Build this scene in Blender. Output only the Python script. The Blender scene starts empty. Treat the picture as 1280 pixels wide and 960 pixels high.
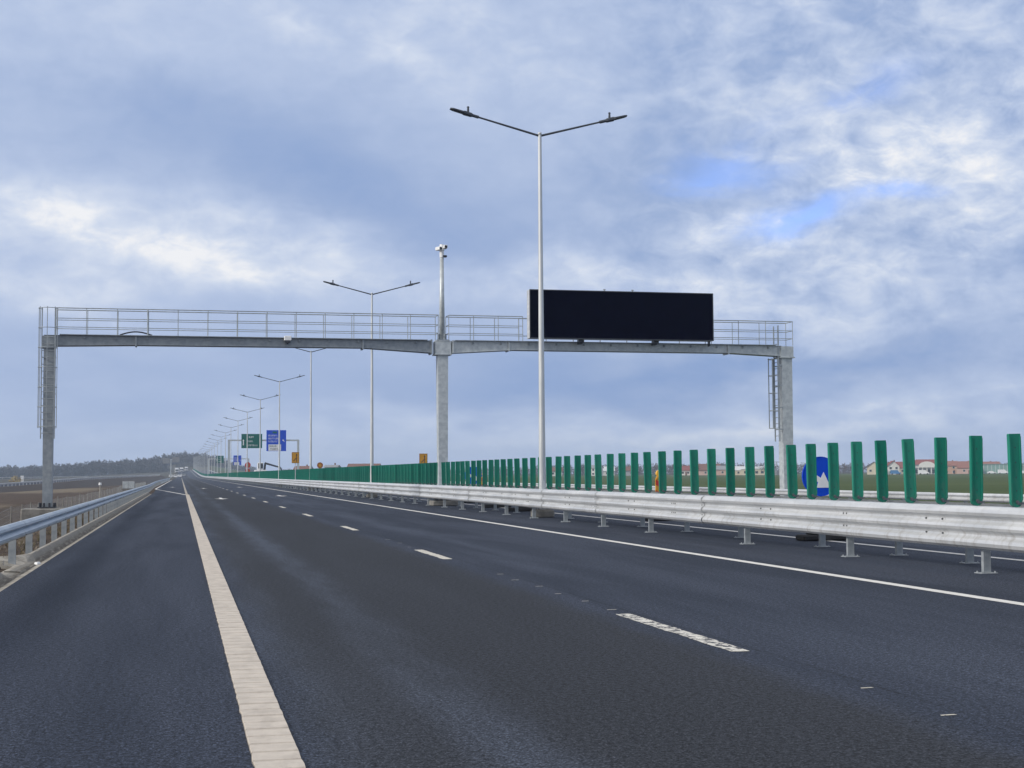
import bpy, math, random
from mathutils import Vector, Matrix, noise
random.seed(7)
R = math.radians
scene = bpy.context.scene
col = scene.collection

# ---------------------------------------------------------------- camera frame
# world: x = across the motorway (u), y = along it (v), z up; origin on the asphalt under the lens
H = 1.37
F = 1800.0
ROLL = .006
_x, _y = -414.7, -111.5
TH = math.asin(414.7 / math.sqrt(_x*_x + _y*_y + F*F))
PH = math.atan(111.5 / F)
fw = Vector((math.sin(TH)*math.cos(PH), math.cos(TH)*math.cos(PH), math.sin(PH)))
r0 = Vector((math.cos(TH), -math.sin(TH), 0))
u0 = r0.cross(fw)
rt = r0*math.cos(ROLL) - u0*math.sin(ROLL)
up = u0*math.cos(ROLL) + r0*math.sin(ROLL)
cam = bpy.data.cameras.new('camera')
cam.lens = 36*F/1280; cam.sensor_width = 36; cam.clip_end = 8000; cam.clip_start = .05
co = bpy.data.objects.new('camera', cam); col.objects.link(co)
m = Matrix((rt, up, -fw)).transposed().to_4x4(); m.translation = (0, 0, H)
co.matrix_world = m
scene.camera = co

def u_at(px, v):                     # offset across the road of something seen at column px, v metres along
    d = px - 226
    return d*v*.9497/(F - .2182*d)

def direction(px, py):
    return (fw*F + rt*(px-640) + up*(480-py)).normalized()

# ---------------------------------------------------------------- mesh helper
class MB:
    def __init__(s): s.v, s.f, s.m = [], [], []
    def add(s, vs, fs, mi=0):
        o = len(s.v); s.v += [tuple(p) for p in vs]
        for f in fs: s.f.append([i+o for i in f]); s.m.append(mi)
    def box(s, c, d, rz=0, mi=0):
        x, y, z = d[0]/2, d[1]/2, d[2]/2; cs, sn = math.cos(rz), math.sin(rz)
        vs = []
        for a, b, e in ((-x,-y,-z),(x,-y,-z),(x,y,-z),(-x,y,-z),(-x,-y,z),(x,-y,z),(x,y,z),(-x,y,z)):
            vs.append((c[0]+a*cs-b*sn, c[1]+a*sn+b*cs, c[2]+e))
        s.add(vs, [(0,3,2,1),(4,5,6,7),(0,1,5,4),(1,2,6,5),(2,3,7,6),(3,0,4,7)], mi)
        return s
    def cbox(s, c, d, b=.01, mi=0):  # box with chamfered vertical and top edges
        x, y, z = d[0]/2, d[1]/2, d[2]/2
        ring = [(-x+b,-y),(x-b,-y),(x,-y+b),(x,y-b),(x-b,y),(-x+b,y),(-x,y-b),(-x,-y+b)]
        ins = [(p*(x-b)/x, q*(y-b)/y) for p, q in ring]
        vs = []
        for rr, zz in ((ins,-z),(ring,-z+b),(ring,z-b),(ins,z)):
            vs += [(c[0]+p, c[1]+q, c[2]+zz) for p, q in rr]
        fs = [list(range(7,-1,-1)), list(range(24,32))]
        for k in range(3):
            for i in range(8):
                j = (i+1) % 8; fs.append((k*8+i, k*8+j, k*8+8+j, k*8+8+i))
        s.add(vs, fs, mi); return s
    def tube(s, p, q, r, r2=None, n=8, mi=0, caps=True):
        p, q = Vector(p), Vector(q); r2 = r if r2 is None else r2
        d = (q-p).normalized(); a = d.orthogonal().normalized(); b = d.cross(a)
        vs = []
        for c, rr in ((p, r), (q, r2)):
            for i in range(n):
                t = 2*math.pi*i/n; vs.append(c + a*rr*math.cos(t) + b*rr*math.sin(t))
        fs = [(i, (i+1) % n, n+(i+1) % n, n+i) for i in range(n)]
        if caps: fs += [list(range(n-1, -1, -1)), list(range(n, 2*n))]
        s.add(vs, fs, mi); return s
    def path(s, pts, r, n=6, mi=0):
        for a, b in zip(pts, pts[1:]): s.tube(a, b, r, n=n, mi=mi)
        return s
    def prism(s, poly, y0, y1, mi=0):           # polygon in x,z pushed along y
        n = len(poly)
        vs = [(x, y0, z) for x, z in poly] + [(x, y1, z) for x, z in poly]
        fs = [list(range(n)), list(range(2*n-1, n-1, -1))]
        fs += [(i, n+i, n+(i+1) % n, (i+1) % n) for i in range(n)]
        s.add(vs, fs, mi); return s
    def sweep(s, prof, path, closed=True, mi=0, caps=True):  # prof (offset, height) swept along path (u, v, z); offset is to the left of travel
        n = len(prof); rings = []
        for i, p in enumerate(path):
            a = Vector(path[max(i-1, 0)][:2]); b = Vector(path[min(i+1, len(path)-1)][:2])
            t = (b-a).normalized(); nl = Vector((-t.y, t.x))
            rings.append([(p[0]+nl.x*o, p[1]+nl.y*o, p[2]+h) for o, h in prof])
        vs = [q for r in rings for q in r]; fs = []
        k = n if closed else n-1
        for i in range(len(path)-1):
            for j in range(k):
                jj = (j+1) % n
                fs.append((i*n+j, i*n+jj, (i+1)*n+jj, (i+1)*n+j))
        if closed and caps:
            fs.append(list(range(n))); fs.append([len(vs)-1-i for i in range(n)])
        s.add(vs, fs, mi); return s
    def build(s, name, mat, parent=None, smooth=False, loc=None):
        me = bpy.data.meshes.new(name); me.from_pydata(s.v, [], s.f)
        for mm in (mat if isinstance(mat, (list, tuple)) else [mat]): me.materials.append(mm)
        if any(s.m): me.polygons.foreach_set('material_index', s.m)
        if smooth: me.polygons.foreach_set('use_smooth', [True]*len(s.f))
        me.update()
        import bmesh
        if len(s.f) < 60000:
            bm = bmesh.new(); bm.from_mesh(me); bmesh.ops.recalc_face_normals(bm, faces=bm.faces)
            bm.to_mesh(me); bm.free()
        o = bpy.data.objects.new(name, me); col.objects.link(o)
        if parent: o.parent = parent
        if loc: o.location = loc
        return o

def tag(o, label=None, cat=None, group=None, kind=None):
    for k, v in (('label', label), ('category', cat), ('group', group), ('kind', kind)):
        if v: o[k] = v
    return o
def empty(name, loc, label, cat, group=None, rz=0):
    o = bpy.data.objects.new(name, None); col.objects.link(o); o.location = loc; o.rotation_euler.z = rz
    o.empty_display_size = .3
    return tag(o, label, cat, group)
def copy_tree(o, parent=None):
    c = o.copy(); col.objects.link(c); c.parent = parent
    for ch in [x for x in kids.get(o.name, ())]: copy_tree(ch, c)
    return c
kids = {}
def index_kids(o):
    for ch in o.children:
        kids.setdefault(o.name, []).append(ch); index_kids(ch)

# ---------------------------------------------------------------- materials
def nodes(name):
    mt = bpy.data.materials.new(name); mt.use_nodes = True
    nt = mt.node_tree; bs = nt.nodes['Principled BSDF']
    return mt, nt, bs
def N(nt, t, **k):
    n = nt.nodes.new(t)
    for a, b in k.items(): setattr(n, a, b)
    return n
def mixc(nt, fac, a, b, blend='MIX'):
    n = N(nt, 'ShaderNodeMix', data_type='RGBA', blend_type=blend)
    for sock, val in ((n.inputs[0], fac), (n.inputs[6], a), (n.inputs[7], b)):
        if hasattr(val, 'is_linked'): nt.links.new(val, sock)
        elif isinstance(val, (int, float)): sock.default_value = val
        else: sock.default_value = (*val, 1)
    return n.outputs[2]
def math_(nt, op, a, b=None, c=None, clamp=False):
    n = N(nt, 'ShaderNodeMath', operation=op, use_clamp=clamp)
    for i, val in enumerate((a, b, c)):
        if val is None: continue
        if hasattr(val, 'is_linked'): nt.links.new(val, n.inputs[i])
        else: n.inputs[i].default_value = val
    return n.outputs[0]
def maprange(nt, v, a, b, c=0, d=1, smooth=True):
    n = N(nt, 'ShaderNodeMapRange', interpolation_type='SMOOTHSTEP' if smooth else 'LINEAR')
    nt.links.new(v, n.inputs[0])
    for i, x in enumerate((a, b, c, d)): n.inputs[i+1].default_value = x
    return n.outputs[0]
def noise_(nt, vec, scale, detail=4, rough=.55, dist=0):
    n = N(nt, 'ShaderNodeTexNoise')
    if vec is not None: nt.links.new(vec, n.inputs['Vector'])
    n.inputs['Scale'].default_value = scale; n.inputs['Detail'].default_value = detail
    n.inputs['Roughness'].default_value = rough; n.inputs['Distortion'].default_value = dist
    return n.outputs['Fac']
def scaled(nt, vec, s):
    n = N(nt, 'ShaderNodeVectorMath', operation='MULTIPLY'); nt.links.new(vec, n.inputs[0]); n.inputs[1].default_value = s
    return n.outputs[0]
def bump(nt, bs, h, strength, dist):
    n = N(nt, 'ShaderNodeBump'); nt.links.new(h, n.inputs['Height'])
    n.inputs['Strength'].default_value = strength; n.inputs['Distance'].default_value = dist
    nt.links.new(n.outputs[0], bs.inputs['Normal'])
def pos(nt): return N(nt, 'ShaderNodeNewGeometry').outputs['Position']
def objc(nt): return N(nt, 'ShaderNodeTexCoord').outputs['Object']

def simple(name, a, b, scale=3, rough=.6, metal=0, bmp=0, stretch=(1,1,1), spec=.5, detail=5, world=False):
    mt, nt, bs = nodes(name)
    p = scaled(nt, pos(nt) if world else objc(nt), stretch)
    n = noise_(nt, p, scale, detail, .6)
    f = maprange(nt, n, .3, .7)
    nt.links.new(mixc(nt, f, a, b), bs.inputs['Base Color'])
    nt.links.new(maprange(nt, n, .3, .7, rough*.85, min(1, rough*1.15)), bs.inputs['Roughness'])
    bs.inputs['Metallic'].default_value = metal
    bs.inputs['Specular IOR Level'].default_value = spec
    if bmp: bump(nt, bs, n, bmp, .02)
    return mt

M = {}
M['galv'] = simple('galvanised_steel', (.42,.46,.485), (.58,.62,.635), 6, .5, .3, .05)
M['post'] = simple('dull_post_steel', (.27,.30,.325), (.40,.43,.45), 7, .55, .3, .05)
M['galv_dark'] = simple('darker_galvanised_steel', (.23,.265,.30), (.335,.37,.405), 5, .55, .3, .05)  # darker grey than galv: left column, left span and small fittings
M['galv_new'] = simple('new_galvanised_beam', (.50,.52,.54), (.64,.655,.67), 2.2, .42, .25, .03, (1,.3,3))
M['galv_side'] = simple('weathered_galvanised_rail', (.34,.41,.48), (.49,.55,.61), 3, .5, .3, .03, (1,.3,2))
M['pole'] = simple('lamp_pole_steel', (.50,.53,.55), (.64,.66,.67), 5, .45, .35, 0, (1,1,.15))
M['dark'] = simple('dark_anodised', (.02,.024,.035), (.035,.04,.055), 8, .5)
M['lamp'] = simple('lamp_housing', (.045,.055,.075), (.07,.08,.10), 8, .5, .2)
M['bolt'] = simple('bolt_steel', (.10,.11,.12), (.2,.21,.22), 20, .5, .6)
M['green'] = simple('green_slat_plastic', (.002,.18,.124), (.003,.22,.15), 9, .5, 0, 0, (1,1,.3), spec=.22)
M['white'] = simple('white_film', (.74,.76,.78), (.82,.83,.84), 4, .5)
M['blue'] = simple('blue_film', (.002,.062,.56), (.004,.074,.64), 4, .55, spec=.15)
M['sgreen'] = simple('green_film', (.002,.115,.095), (.004,.135,.11), 4, .55, spec=.15)
M['yellow'] = simple('yellow_film', (.50,.24,.012), (.60,.30,.02), 5, .45)
M['amber'] = simple('amber_lens', (.85,.42,.02), (.95,.55,.04), 30, .2)
M['red'] = simple('red_film', (.42,.02,.018), (.52,.035,.03), 5, .45)
M['brown'] = simple('faded_orange_film', (.28,.10,.03), (.34,.14,.04), 5, .5)
M['rubber'] = simple('black_rubber', (.012,.012,.014), (.03,.03,.032), 14, .8, 0, .4)
M['screen'] = simple('black_led_face', (.0008,.0014,.010), (.0012,.002,.013), 2, .9, spec=.0)
M['concrete'] = simple('concrete', (.24,.225,.195), (.44,.42,.38), 5, .9, 0, .35, (1,.6,1), detail=9)
def gutter_mat():
    mt, nt, bs = nodes('gutter_concrete'); p = pos(nt)
    sep = N(nt, 'ShaderNodeSeparateXYZ'); nt.links.new(p, sep.inputs[0])
    n = noise_(nt, p, 4, 9, .65); n2 = noise_(nt, scaled(nt, p, (6,.5,1)), 3, 6, .65); n3 = noise_(nt, p, 40, 3, .6)
    c = mixc(nt, maprange(nt, n, .32, .68), (.23,.21,.175), (.45,.42,.37))
    w = math_(nt, 'ADD', sep.outputs[0], math_(nt, 'MULTIPLY', math_(nt, 'SUBTRACT', n, .5), .12))
    groove_dark = math_(nt, 'MULTIPLY', maprange(nt, w, -2.36, -2.29), maprange(nt, w, -2.22, -2.17, 1, 0))  # darker streaked band along the groove and lower slope
    c = mixc(nt, math_(nt, 'MULTIPLY', groove_dark, maprange(nt, n2, .3, .6, .25, .95)), c, (.09,.078,.062))
    face = math_(nt, 'MULTIPLY', maprange(nt, w, -2.42, -2.38), maprange(nt, w, -2.33, -2.29, 1, 0))
    c = mixc(nt, math_(nt, 'MULTIPLY', face, .7), c, (.17,.165,.15))
    c = mixc(nt, maprange(nt, n3, .62, .75), c, (.13,.11,.085))
    nt.links.new(c, bs.inputs['Base Color']); bs.inputs['Roughness'].default_value = .92
    bump(nt, bs, math_(nt, 'ADD', n, n3), .5, .02)
    return mt
M['conc_dark'] = simple('dirty_concrete', (.15,.145,.135), (.27,.26,.24), 4, .9, 0, .3)
M['ladder'] = simple('ladder_steel', (.30,.34,.37), (.42,.46,.49), 6, .5, .4)
M['bark'] = simple('bark', (.045,.038,.032), (.08,.07,.06), 6, .9)
M['twig'] = simple('bare_twigs', (.050,.049,.056), (.088,.086,.094), .15, .95, world=True)
M['twig2'] = simple('brown_twigs', (.06,.045,.036), (.11,.08,.06), .2, .95, world=True)
M['bush'] = simple('dry_bush', (.30,.24,.12), (.42,.35,.20), .8, .95)
M['glass'] = simple('dark_glass', (.02,.026,.035), (.04,.05,.06), 2, .15)
M['carwhite'] = simple('white_vehicle_paint', (.72,.73,.75), (.80,.81,.82), 1, .35)
M['cargrey'] = simple('grey_vehicle_paint', (.22,.23,.25), (.28,.29,.31), 1, .35)
M['carblue'] = simple('blue_vehicle_paint', (.04,.16,.36), (.05,.20,.42), 1, .35)
for nm, c in (('plaster_cream', (.62,.55,.42)), ('plaster_white', (.72,.71,.68)), ('plaster_pink', (.58,.40,.34)), ('plaster_grey', (.36,.37,.39)), ('plaster_orange', (.50,.32,.23))):
    M[nm] = simple(nm, tuple(x*.9 for x in c), c, .8, .9)
for nm, c in (('tile_red', (.24,.07,.06)), ('tile_brown', (.18,.085,.06)), ('tile_orange', (.27,.12,.09)), ('sheet_white', (.66,.68,.70)), ('sheet_grey', (.27,.28,.30)), ('sheet_green', (.24,.40,.37))):
    M[nm] = simple(nm, tuple(x*.8 for x in c), c, 1.5, .8, 0, .2)

_nt = M['green'].node_tree; _bs = _nt.nodes['Principled BSDF']
_old = _bs.inputs['Base Color'].links[0].from_socket
_oi = N(_nt, 'ShaderNodeObjectInfo')
_h = N(_nt, 'ShaderNodeHueSaturation'); _nt.links.new(_old, _h.inputs['Color'])
_nt.links.new(maprange(_nt, _oi.outputs['Random'], 0, 1, .84, 1.16, False), _h.inputs['Value']); _nt.links.new(maprange(_nt, _oi.outputs['Random'], 0, 1, 1.0, .93, False), _h.inputs['Saturation'])
_d = noise_(_nt, scaled(_nt, pos(_nt), (1,1,.35)), 16, 6, .7)
_sz = N(_nt, 'ShaderNodeSeparateXYZ'); _nt.links.new(objc(_nt), _sz.inputs[0])
_k = math_(_nt, 'MULTIPLY', maprange(_nt, _d, .42, .68, .05, .38), maprange(_nt, _sz.outputs[2], .0, .75, 1, .35))
_nt.links.new(mixc(_nt, _k, _h.outputs[0], (.10,.16,.13)), _bs.inputs['Base Color'])
_nt = M['galv_new'].node_tree; _bs = _nt.nodes['Principled BSDF']
_old = _bs.inputs['Base Color'].links[0].from_socket
_p = pos(_nt); _sz = N(_nt, 'ShaderNodeSeparateXYZ'); _nt.links.new(_p, _sz.inputs[0])
_d = noise_(_nt, scaled(_nt, _p, (1,2.6,.45)), 3.2, 7, .68); _e = noise_(_nt, _p, 46, 3, .6)
_k = math_(_nt, 'MULTIPLY', maprange(_nt, _d, .47, .72, 0, .6), maprange(_nt, _sz.outputs[2], .35, .95, 1, .4))
_c = mixc(_nt, _k, _old, (.33,.315,.29))
_c = mixc(_nt, maprange(_nt, _e, .60, .74, 0, .35), _c, (.38,.385,.39))
_nt.links.new(_c, _bs.inputs['Base Color'])

def asphalt():
    mt, nt, bs = nodes('asphalt')
    p = pos(nt); sep = N(nt, 'ShaderNodeSeparateXYZ'); nt.links.new(p, sep.inputs[0]); u = sep.outputs[0]
    broad = noise_(nt, scaled(nt, p, (.55,.05,1)), 1.6, 6, .6, .4)
    mid = noise_(nt, scaled(nt, p, (1,.25,1)), 3.5, 5, .6)
    fine = noise_(nt, p, 70, 2, .6)
    finer = noise_(nt, p, 26, 3, .7)
    c = mixc(nt, maprange(nt, broad, .34, .66), (.021,.027,.042), (.037,.045,.066))
    warp = math_(nt, 'ADD', u, math_(nt, 'MULTIPLY', math_(nt, 'SUBTRACT', mid, .5), .5))
    # the driven lane is a browner, older course; polished wheel paths are paler
    lane = math_(nt, 'MULTIPLY', maprange(nt, warp, .5, .95), maprange(nt, warp, 3.7, 4.15, 1, 0))
    c = mixc(nt, math_(nt, 'MULTIPLY', lane, .78), c, (.025,.027,.031))
    def track(cu, w, k):
        t = math_(nt, 'DIVIDE', math_(nt, 'SUBTRACT', warp, cu), w)
        g = math_(nt, 'EXPONENT', math_(nt, 'MULTIPLY', math_(nt, 'MULTIPLY', t, t), -1))
        return math_(nt, 'MULTIPLY', math_(nt, 'MULTIPLY', g, k), maprange(nt, broad, .35, .62, .25, 1))
    tr = math_(nt, 'ADD', track(1.62, .24, .62), track(.75, .3, .35))
    tr = math_(nt, 'ADD', tr, track(5.3, .5, .25))
    c = mixc(nt, tr, c, (.060,.073,.103))
    # transverse laying joint on the shoulder, longitudinal joint beside the lane dashes
    v = sep.outputs[1]
    d = math_(nt, 'ABSOLUTE', math_(nt, 'SUBTRACT', math_(nt, 'ADD', v, math_(nt, 'MULTIPLY', broad, 1.2)), 46.6))
    jt = math_(nt, 'MULTIPLY', maprange(nt, d, .03, .11, 1, 0), maprange(nt, u, -.1, .2, 1, 0))
    d2 = math_(nt, 'ABSOLUTE', math_(nt, 'SUBTRACT', math_(nt, 'ADD', u, math_(nt, 'MULTIPLY', mid, .05)), 4.36))
    jt = math_(nt, 'MAXIMUM', jt, math_(nt, 'MULTIPLY', maprange(nt, d2, .006, .03, 1, 0), .5))
    c = mixc(nt, math_(nt, 'MULTIPLY', jt, maprange(nt, mid, .3, .6, .2, .8)), c, (.008,.009,.011))
    blot = noise_(nt, p, 1.1, 6, .7)
    c = mixc(nt, maprange(nt, blot, .62, .74, 0, .5), c, (.012,.014,.018))
    sp = math_(nt, 'MULTIPLY', maprange(nt, fine, .36, .64, .05, 2.3, False), maprange(nt, finer, .34, .66, .4, 1.65, False))
    grey = N(nt, 'ShaderNodeCombineXYZ')
    for i in range(3): nt.links.new(sp, grey.inputs[i])
    c = mixc(nt, 1, c, grey.outputs[0], 'MULTIPLY')
    nt.links.new(c, bs.inputs['Base Color'])
    nt.links.new(math_(nt, 'SUBTRACT', maprange(nt, fine, .3, .7, .62, .86), math_(nt, 'MULTIPLY', tr, .12)), bs.inputs['Roughness'])
    bs.inputs['Specular IOR Level'].default_value = .13
    hsum = math_(nt, 'ADD', fine, math_(nt, 'MULTIPLY', finer, .8))
    bump(nt, bs, hsum, .8, .014)
    return mt
M['asphalt'] = asphalt()

def paint(name, a, wear, scale=38, stretch=(1,1,1)):
    mt, nt, bs = nodes(name)
    p = pos(nt)
    n = noise_(nt, scaled(nt, p, stretch), scale, 5, .65)
    n2 = noise_(nt, p, 7, 4, .6)
    k = math_(nt, 'ADD', math_(nt, 'MULTIPLY', n, .7), math_(nt, 'MULTIPLY', n2, .3))
    w = maprange(nt, k, wear, wear+.04)
    c = mixc(nt, maprange(nt, n2, .3, .7), tuple(x*.82 for x in a), a)
    fine = noise_(nt, p, 95, 3, .65)
    asp = mixc(nt, maprange(nt, fine, .3, .72), (.02,.022,.028), (.075,.082,.098))
    nt.links.new(mixc(nt, w, asp, c), bs.inputs['Base Color'])
    bs.inputs['Roughness'].default_value = .75
    bump(nt, bs, fine, .35, .01)
    return mt
M['line'] = paint('white_line_paint', (.74,.73,.70), .30)
M['worn'] = paint('worn_dash_paint', (.68,.66,.60), .455, 16, (1,.8,1))
M['dash'] = paint('dash_paint', (.62,.59,.52), .38, 20)
M['rumble'] = paint('rumble_line_paint', (.60,.54,.47), .25)
_mt = M['rumble']; _nt = _mt.node_tree; _bs = _nt.nodes['Principled BSDF']
_p = pos(_nt); _s = N(_nt, 'ShaderNodeSeparateXYZ'); _nt.links.new(_p, _s.inputs[0])
_old = _bs.inputs['Base Color'].links[0].from_socket
_n = noise_(_nt, scaled(_nt, _p, (1,.35,1)), 5, 6, .65)
_c = mixc(_nt, maprange(_nt, _n, .5, .72, 0, .35), _old, (.25,.22,.19))
_c = mixc(_nt, math_(_nt, 'MULTIPLY', maprange(_nt, _s.outputs[2], .004, .010, 1, 0), .78), _c, (.10,.09,.08))  # grooves darkened in the colour, standing in for lost shading between the ribs
_nt.links.new(_c, _bs.inputs['Base Color'])
M['faint'] = paint('faint_line_paint', (.40,.36,.30), .42, 20)

def ground():
    mt, nt, bs = nodes('soil_and_field')
    p = pos(nt); sep = N(nt, 'ShaderNodeSeparateXYZ'); nt.links.new(p, sep.inputs[0]); u, v = sep.outputs[0], sep.outputs[1]
    n1 = noise_(nt, p, .35, 8, .65); n2 = noise_(nt, p, 3.2, 6, .7); n3 = noise_(nt, scaled(nt, p, (.012,.03,1)), 1, 5, .6)
    n4 = noise_(nt, p, 14, 4, .7)
    soil = mixc(nt, maprange(nt, n2, .3, .7), (.030,.022,.017), (.095,.072,.056))
    soil = mixc(nt, maprange(nt, n1, .5, .68), soil, (.115,.088,.064))
    soil = mixc(nt, math_(nt, 'MULTIPLY', maprange(nt, n4, .62, .72), .8), soil, (.24,.20,.15))
    band = math_(nt, 'ADD', v, math_(nt, 'MULTIPLY', math_(nt, 'SUBTRACT', n1, .5), 25))
    straw = mixc(nt, maprange(nt, n2, .3, .7), (.20,.165,.115), (.30,.25,.18))
    def zone(a, b, s): return math_(nt, 'MULTIPLY', maprange(nt, band, a-s, a+s), maprange(nt, band, b-s, b+s, 1, 0))
    off = maprange(nt, math_(nt, 'ADD', u, math_(nt, 'MULTIPLY', n1, 6)), -16, -11, 1, 0)
    z1 = math_(nt, 'MULTIPLY', zone(105, 150, 8), off); z2 = math_(nt, 'MULTIPLY', zone(250, 340, 15), off)
    left = mixc(nt, math_(nt, 'MULTIPLY', z1, .8), soil, straw)
    left = mixc(nt, math_(nt, 'MULTIPLY', zone(150, 250, 12), .5), left, (.085,.06,.045))
    left = mixc(nt, math_(nt, 'MULTIPLY', z2, .55), left, straw)
    left = mixc(nt, maprange(nt, v, 420, 600), left, (.065,.06,.045))
    g = mixc(nt, maprange(nt, n3, .35, .65), (.050,.082,.022), (.078,.112,.034))
    g = mixc(nt, maprange(nt, n2, .3, .75), g, (.060,.078,.028))
    verge = mixc(nt, maprange(nt, n2, .3, .7), (.05,.045,.03), (.12,.11,.07))
    right = mixc(nt, maprange(nt, u, 26, 34), verge, g)
    nt.links.new(mixc(nt, maprange(nt, u, 8, 12), left, right), bs.inputs['Base Color'])
    bs.inputs['Roughness'].default_value = .95; bs.inputs['Specular IOR Level'].default_value = .15
    bump(nt, bs, math_(nt, 'ADD', n2, n4), .8, .06)
    return mt
M['ground'] = ground()

# ---------------------------------------------------------------- levels
def ss(x, a, b):
    t = min(1, max(0, (x-a)/(b-a))); return t*t*(3-2*t)
def zr(v):                               # the carriageway climbs gently in the distance
    t = v-600
    z = 0 if t < 0 else (.0095*t*t/600 if t < 300 else .0095*(t-150))
    if v > 1350: z = zr(1350) - .00002*(v-1350)**2
    return z
def eL(v):                               # left edge of the asphalt: widens for a lay-by lane
    return -2.08 - .5*ss(v, 108, 180)*(1-ss(v, 430, 540))
ER = 24.2
def hill(u, v): return 8.5*math.exp(-((u-2)/46)**2)*ss(v, 1340, 1500)
def gz(u, v):
    e = eL(v)-.45
    fl = -1.45 + 1.0*zr(v)*math.exp(-(max(0, -u)/90)**2)
    fr = -.45 + 1.0*zr(v)*math.exp(-(max(0, u-ER)/70)**2)
    rd = zr(v) - .05
    if u < e:
        t = ss(e-u, .55, 5.2); z = rd*(1-t) + fl*t
        if u < e-.3 and v < 260:
            a = min(1, (e-u-.3)/.6)
            z += a*(noise.fractal(Vector((u*.9, v*.9, 1.3)), 1, 2, 4)*.10 + noise.noise(Vector((u*.25, v*.25, 4)))*.16)
    elif u > ER:
        t = ss(u-ER, .4, 3.6); z = rd*(1-t) + fr*t
    else: z = rd
    return z + hill(u, v)*(1 if u < e-2 or u > ER+3 else ss(v, 1420, 1500))

def ground_mesh():
    us = [-2300,-1700,-1200,-800,-550,-400,-300,-220,-160,-120,-90,-70,-55,-45,-38,-33]
    x = -30.0
    while x < -12: us.append(x); x += .9
    while x < -2.0: us.append(x); x += .3
    us += [-2.0, 0, 5, 10, 15, 20, 24, 24.4, 25, 25.6, 26.4, 27.2, 28, 30, 34, 40, 50, 65, 80, 100, 130, 170, 220, 300, 400, 550, 750, 1000, 1300, 1700, 2300]
    vs = [-60, -30, -10, 0, 5]
    y = 8.0
    while y < 90: vs.append(y); y += .45
    while y < 160: vs.append(y); y += 1.2
    while y < 2300: vs.append(y); y *= 1.022
    vs.append(2300)
    me = MB(); nu = len(us)
    P = [(a, b, gz(a, b)) for b in vs for a in us]
    fs = [(j*nu+i, j*nu+i+1, (j+1)*nu+i+1, (j+1)*nu+i) for j in range(len(vs)-1) for i in range(nu-1)]
    me.add(P, fs)
    o = me.build('ground', M['ground'], smooth=True)
    tag(o, 'brown soil on the left and green field on the right of the motorway', None, None, 'structure')
ground_mesh()

VS = [-40, 0, 40, 80, 108]+[112+4*i for i in range(12)]+[200,260,320,380,425]+[430+10*i for i in range(13)]+[600+25*i for i in range(45)]
def road():
    me = MB(); P = []; fs = []
    for v in VS: P += [(eL(v), v, zr(v)), (ER, v, zr(v))]
    for i in range(len(VS)-1): fs.append((2*i, 2*i+1, 2*i+3, 2*i+2))
    # outer edge of the asphalt layer has a real thickness
    n = len(P)
    for v in VS: P.append((eL(v), v, zr(v)-.08))
    for i in range(len(VS)-1): fs.append((2*i, 2*i+2, n+i+1, n+i))
    me.add(P, fs)
    tag(me.build('road', M['asphalt']), 'dark asphalt of the motorway with both carriageways', None, None, 'structure')
road()

def strip(mb, uf, w, v0, v1, dz=.004, step=None):
    vs = [v0]+[v for v in VS if v0 < v < v1]+[v1]
    for a, b in zip(vs, vs[1:]):
        ua = uf(a) if callable(uf) else uf; ub = uf(b) if callable(uf) else uf
        mb.add([(ua-w/2, a, zr(a)+dz), (ua+w/2, a, zr(a)+dz), (ub+w/2, b, zr(b)+dz), (ub-w/2, b, zr(b)+dz)], [(0,1,2,3)])

# rumble edge line: thermoplastic bars
mb = MB()
v = 2.0; P = []; 
while v < 104:
    for dv, z in ((0, .0035), (.006, .0145), (.10, .0135), (.200, .0125), (.206, .0035)): P.append((v+dv, z*(1+.08*math.sin(v*13)) if z > .005 else z))
    v += .219+.003*math.sin(v*3.1)
jit = [noise.noise(Vector((p[0]*6, 0, 0)))*.008 for p in P]
pts = []
for (vv, z), j in zip(P, jit): pts += [(.462-.118+j, vv, .001), (.462-.113+j, vv, z), (.462+.113+j*.6, vv, z), (.462+.118+j*.6, vv, .001)]
fs = []
for i in range(len(P)-1):
    for k in range(3): fs.append((i*4+k, i*4+k+1, i*4+5+k, i*4+4+k))
mb.add(pts, fs)
tag(mb.build('rumble_line', M['rumble']), 'wide cream rumble line with transverse ribs along the hard shoulder', None, None, 'structure')

mb = MB(); strip(mb, 8.40, .17, 2, 1690)
strip(mb, 12.46, .17, 2, 1690)
strip(mb, lambda v: .36+(-2.81)*min(1, max(0, (v-103)/44)), .16, 103, 430)
tag(mb.build('edge_line', M['line']), 'solid white edge lines on both sides of the median', None, None, 'structure')
mb = MB(); strip(mb, .42, .17, 104.5, 1690)
tag(mb.build('faded_lane_line', M['faint']), 'faded line continuing the rumble line into the distance', None, None, 'structure')

mbw, mbd = MB(), MB()
vd0 = (11.09-4.18*math.sin(TH))/math.cos(TH)
def ragged(mb, u, w, a, b):
    n = 24; P = []
    for i in range(n+1):
        t = a+(b-a)*i/n
        P += [(u-w/2+random.uniform(-.012,.012), t, .004), (u+w/2+random.uniform(-.012,.012), t, .004)]
    mb.add(P, [(2*i, 2*i+1, 2*i+3, 2*i+2) for i in range(n)])
ragged(mbw, 4.18, .155, vd0, vd0+3.05)
k = 1
while vd0+12.4*k < 900:
    a = vd0+12.4*k
    if a < 60: ragged(mbd, 4.18, .155, a, a+3.0)
    else: strip(mbd, 4.18, .15, a, a+3)
    k += 1
for k in range(0, 60):
    a = 21.5+12.4*k
    strip(mbd, 16.6, .15, a, a+3)
tag(mbw.build('worn_lane_dash', M['worn']), 'chipped white lane dash nearest on the motorway', None, None, 'structure')
tag(mbd.build('lane_dashes', M['dash']), 'row of dashes between the two lanes running into the distance', None, None, 'structure')
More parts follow.
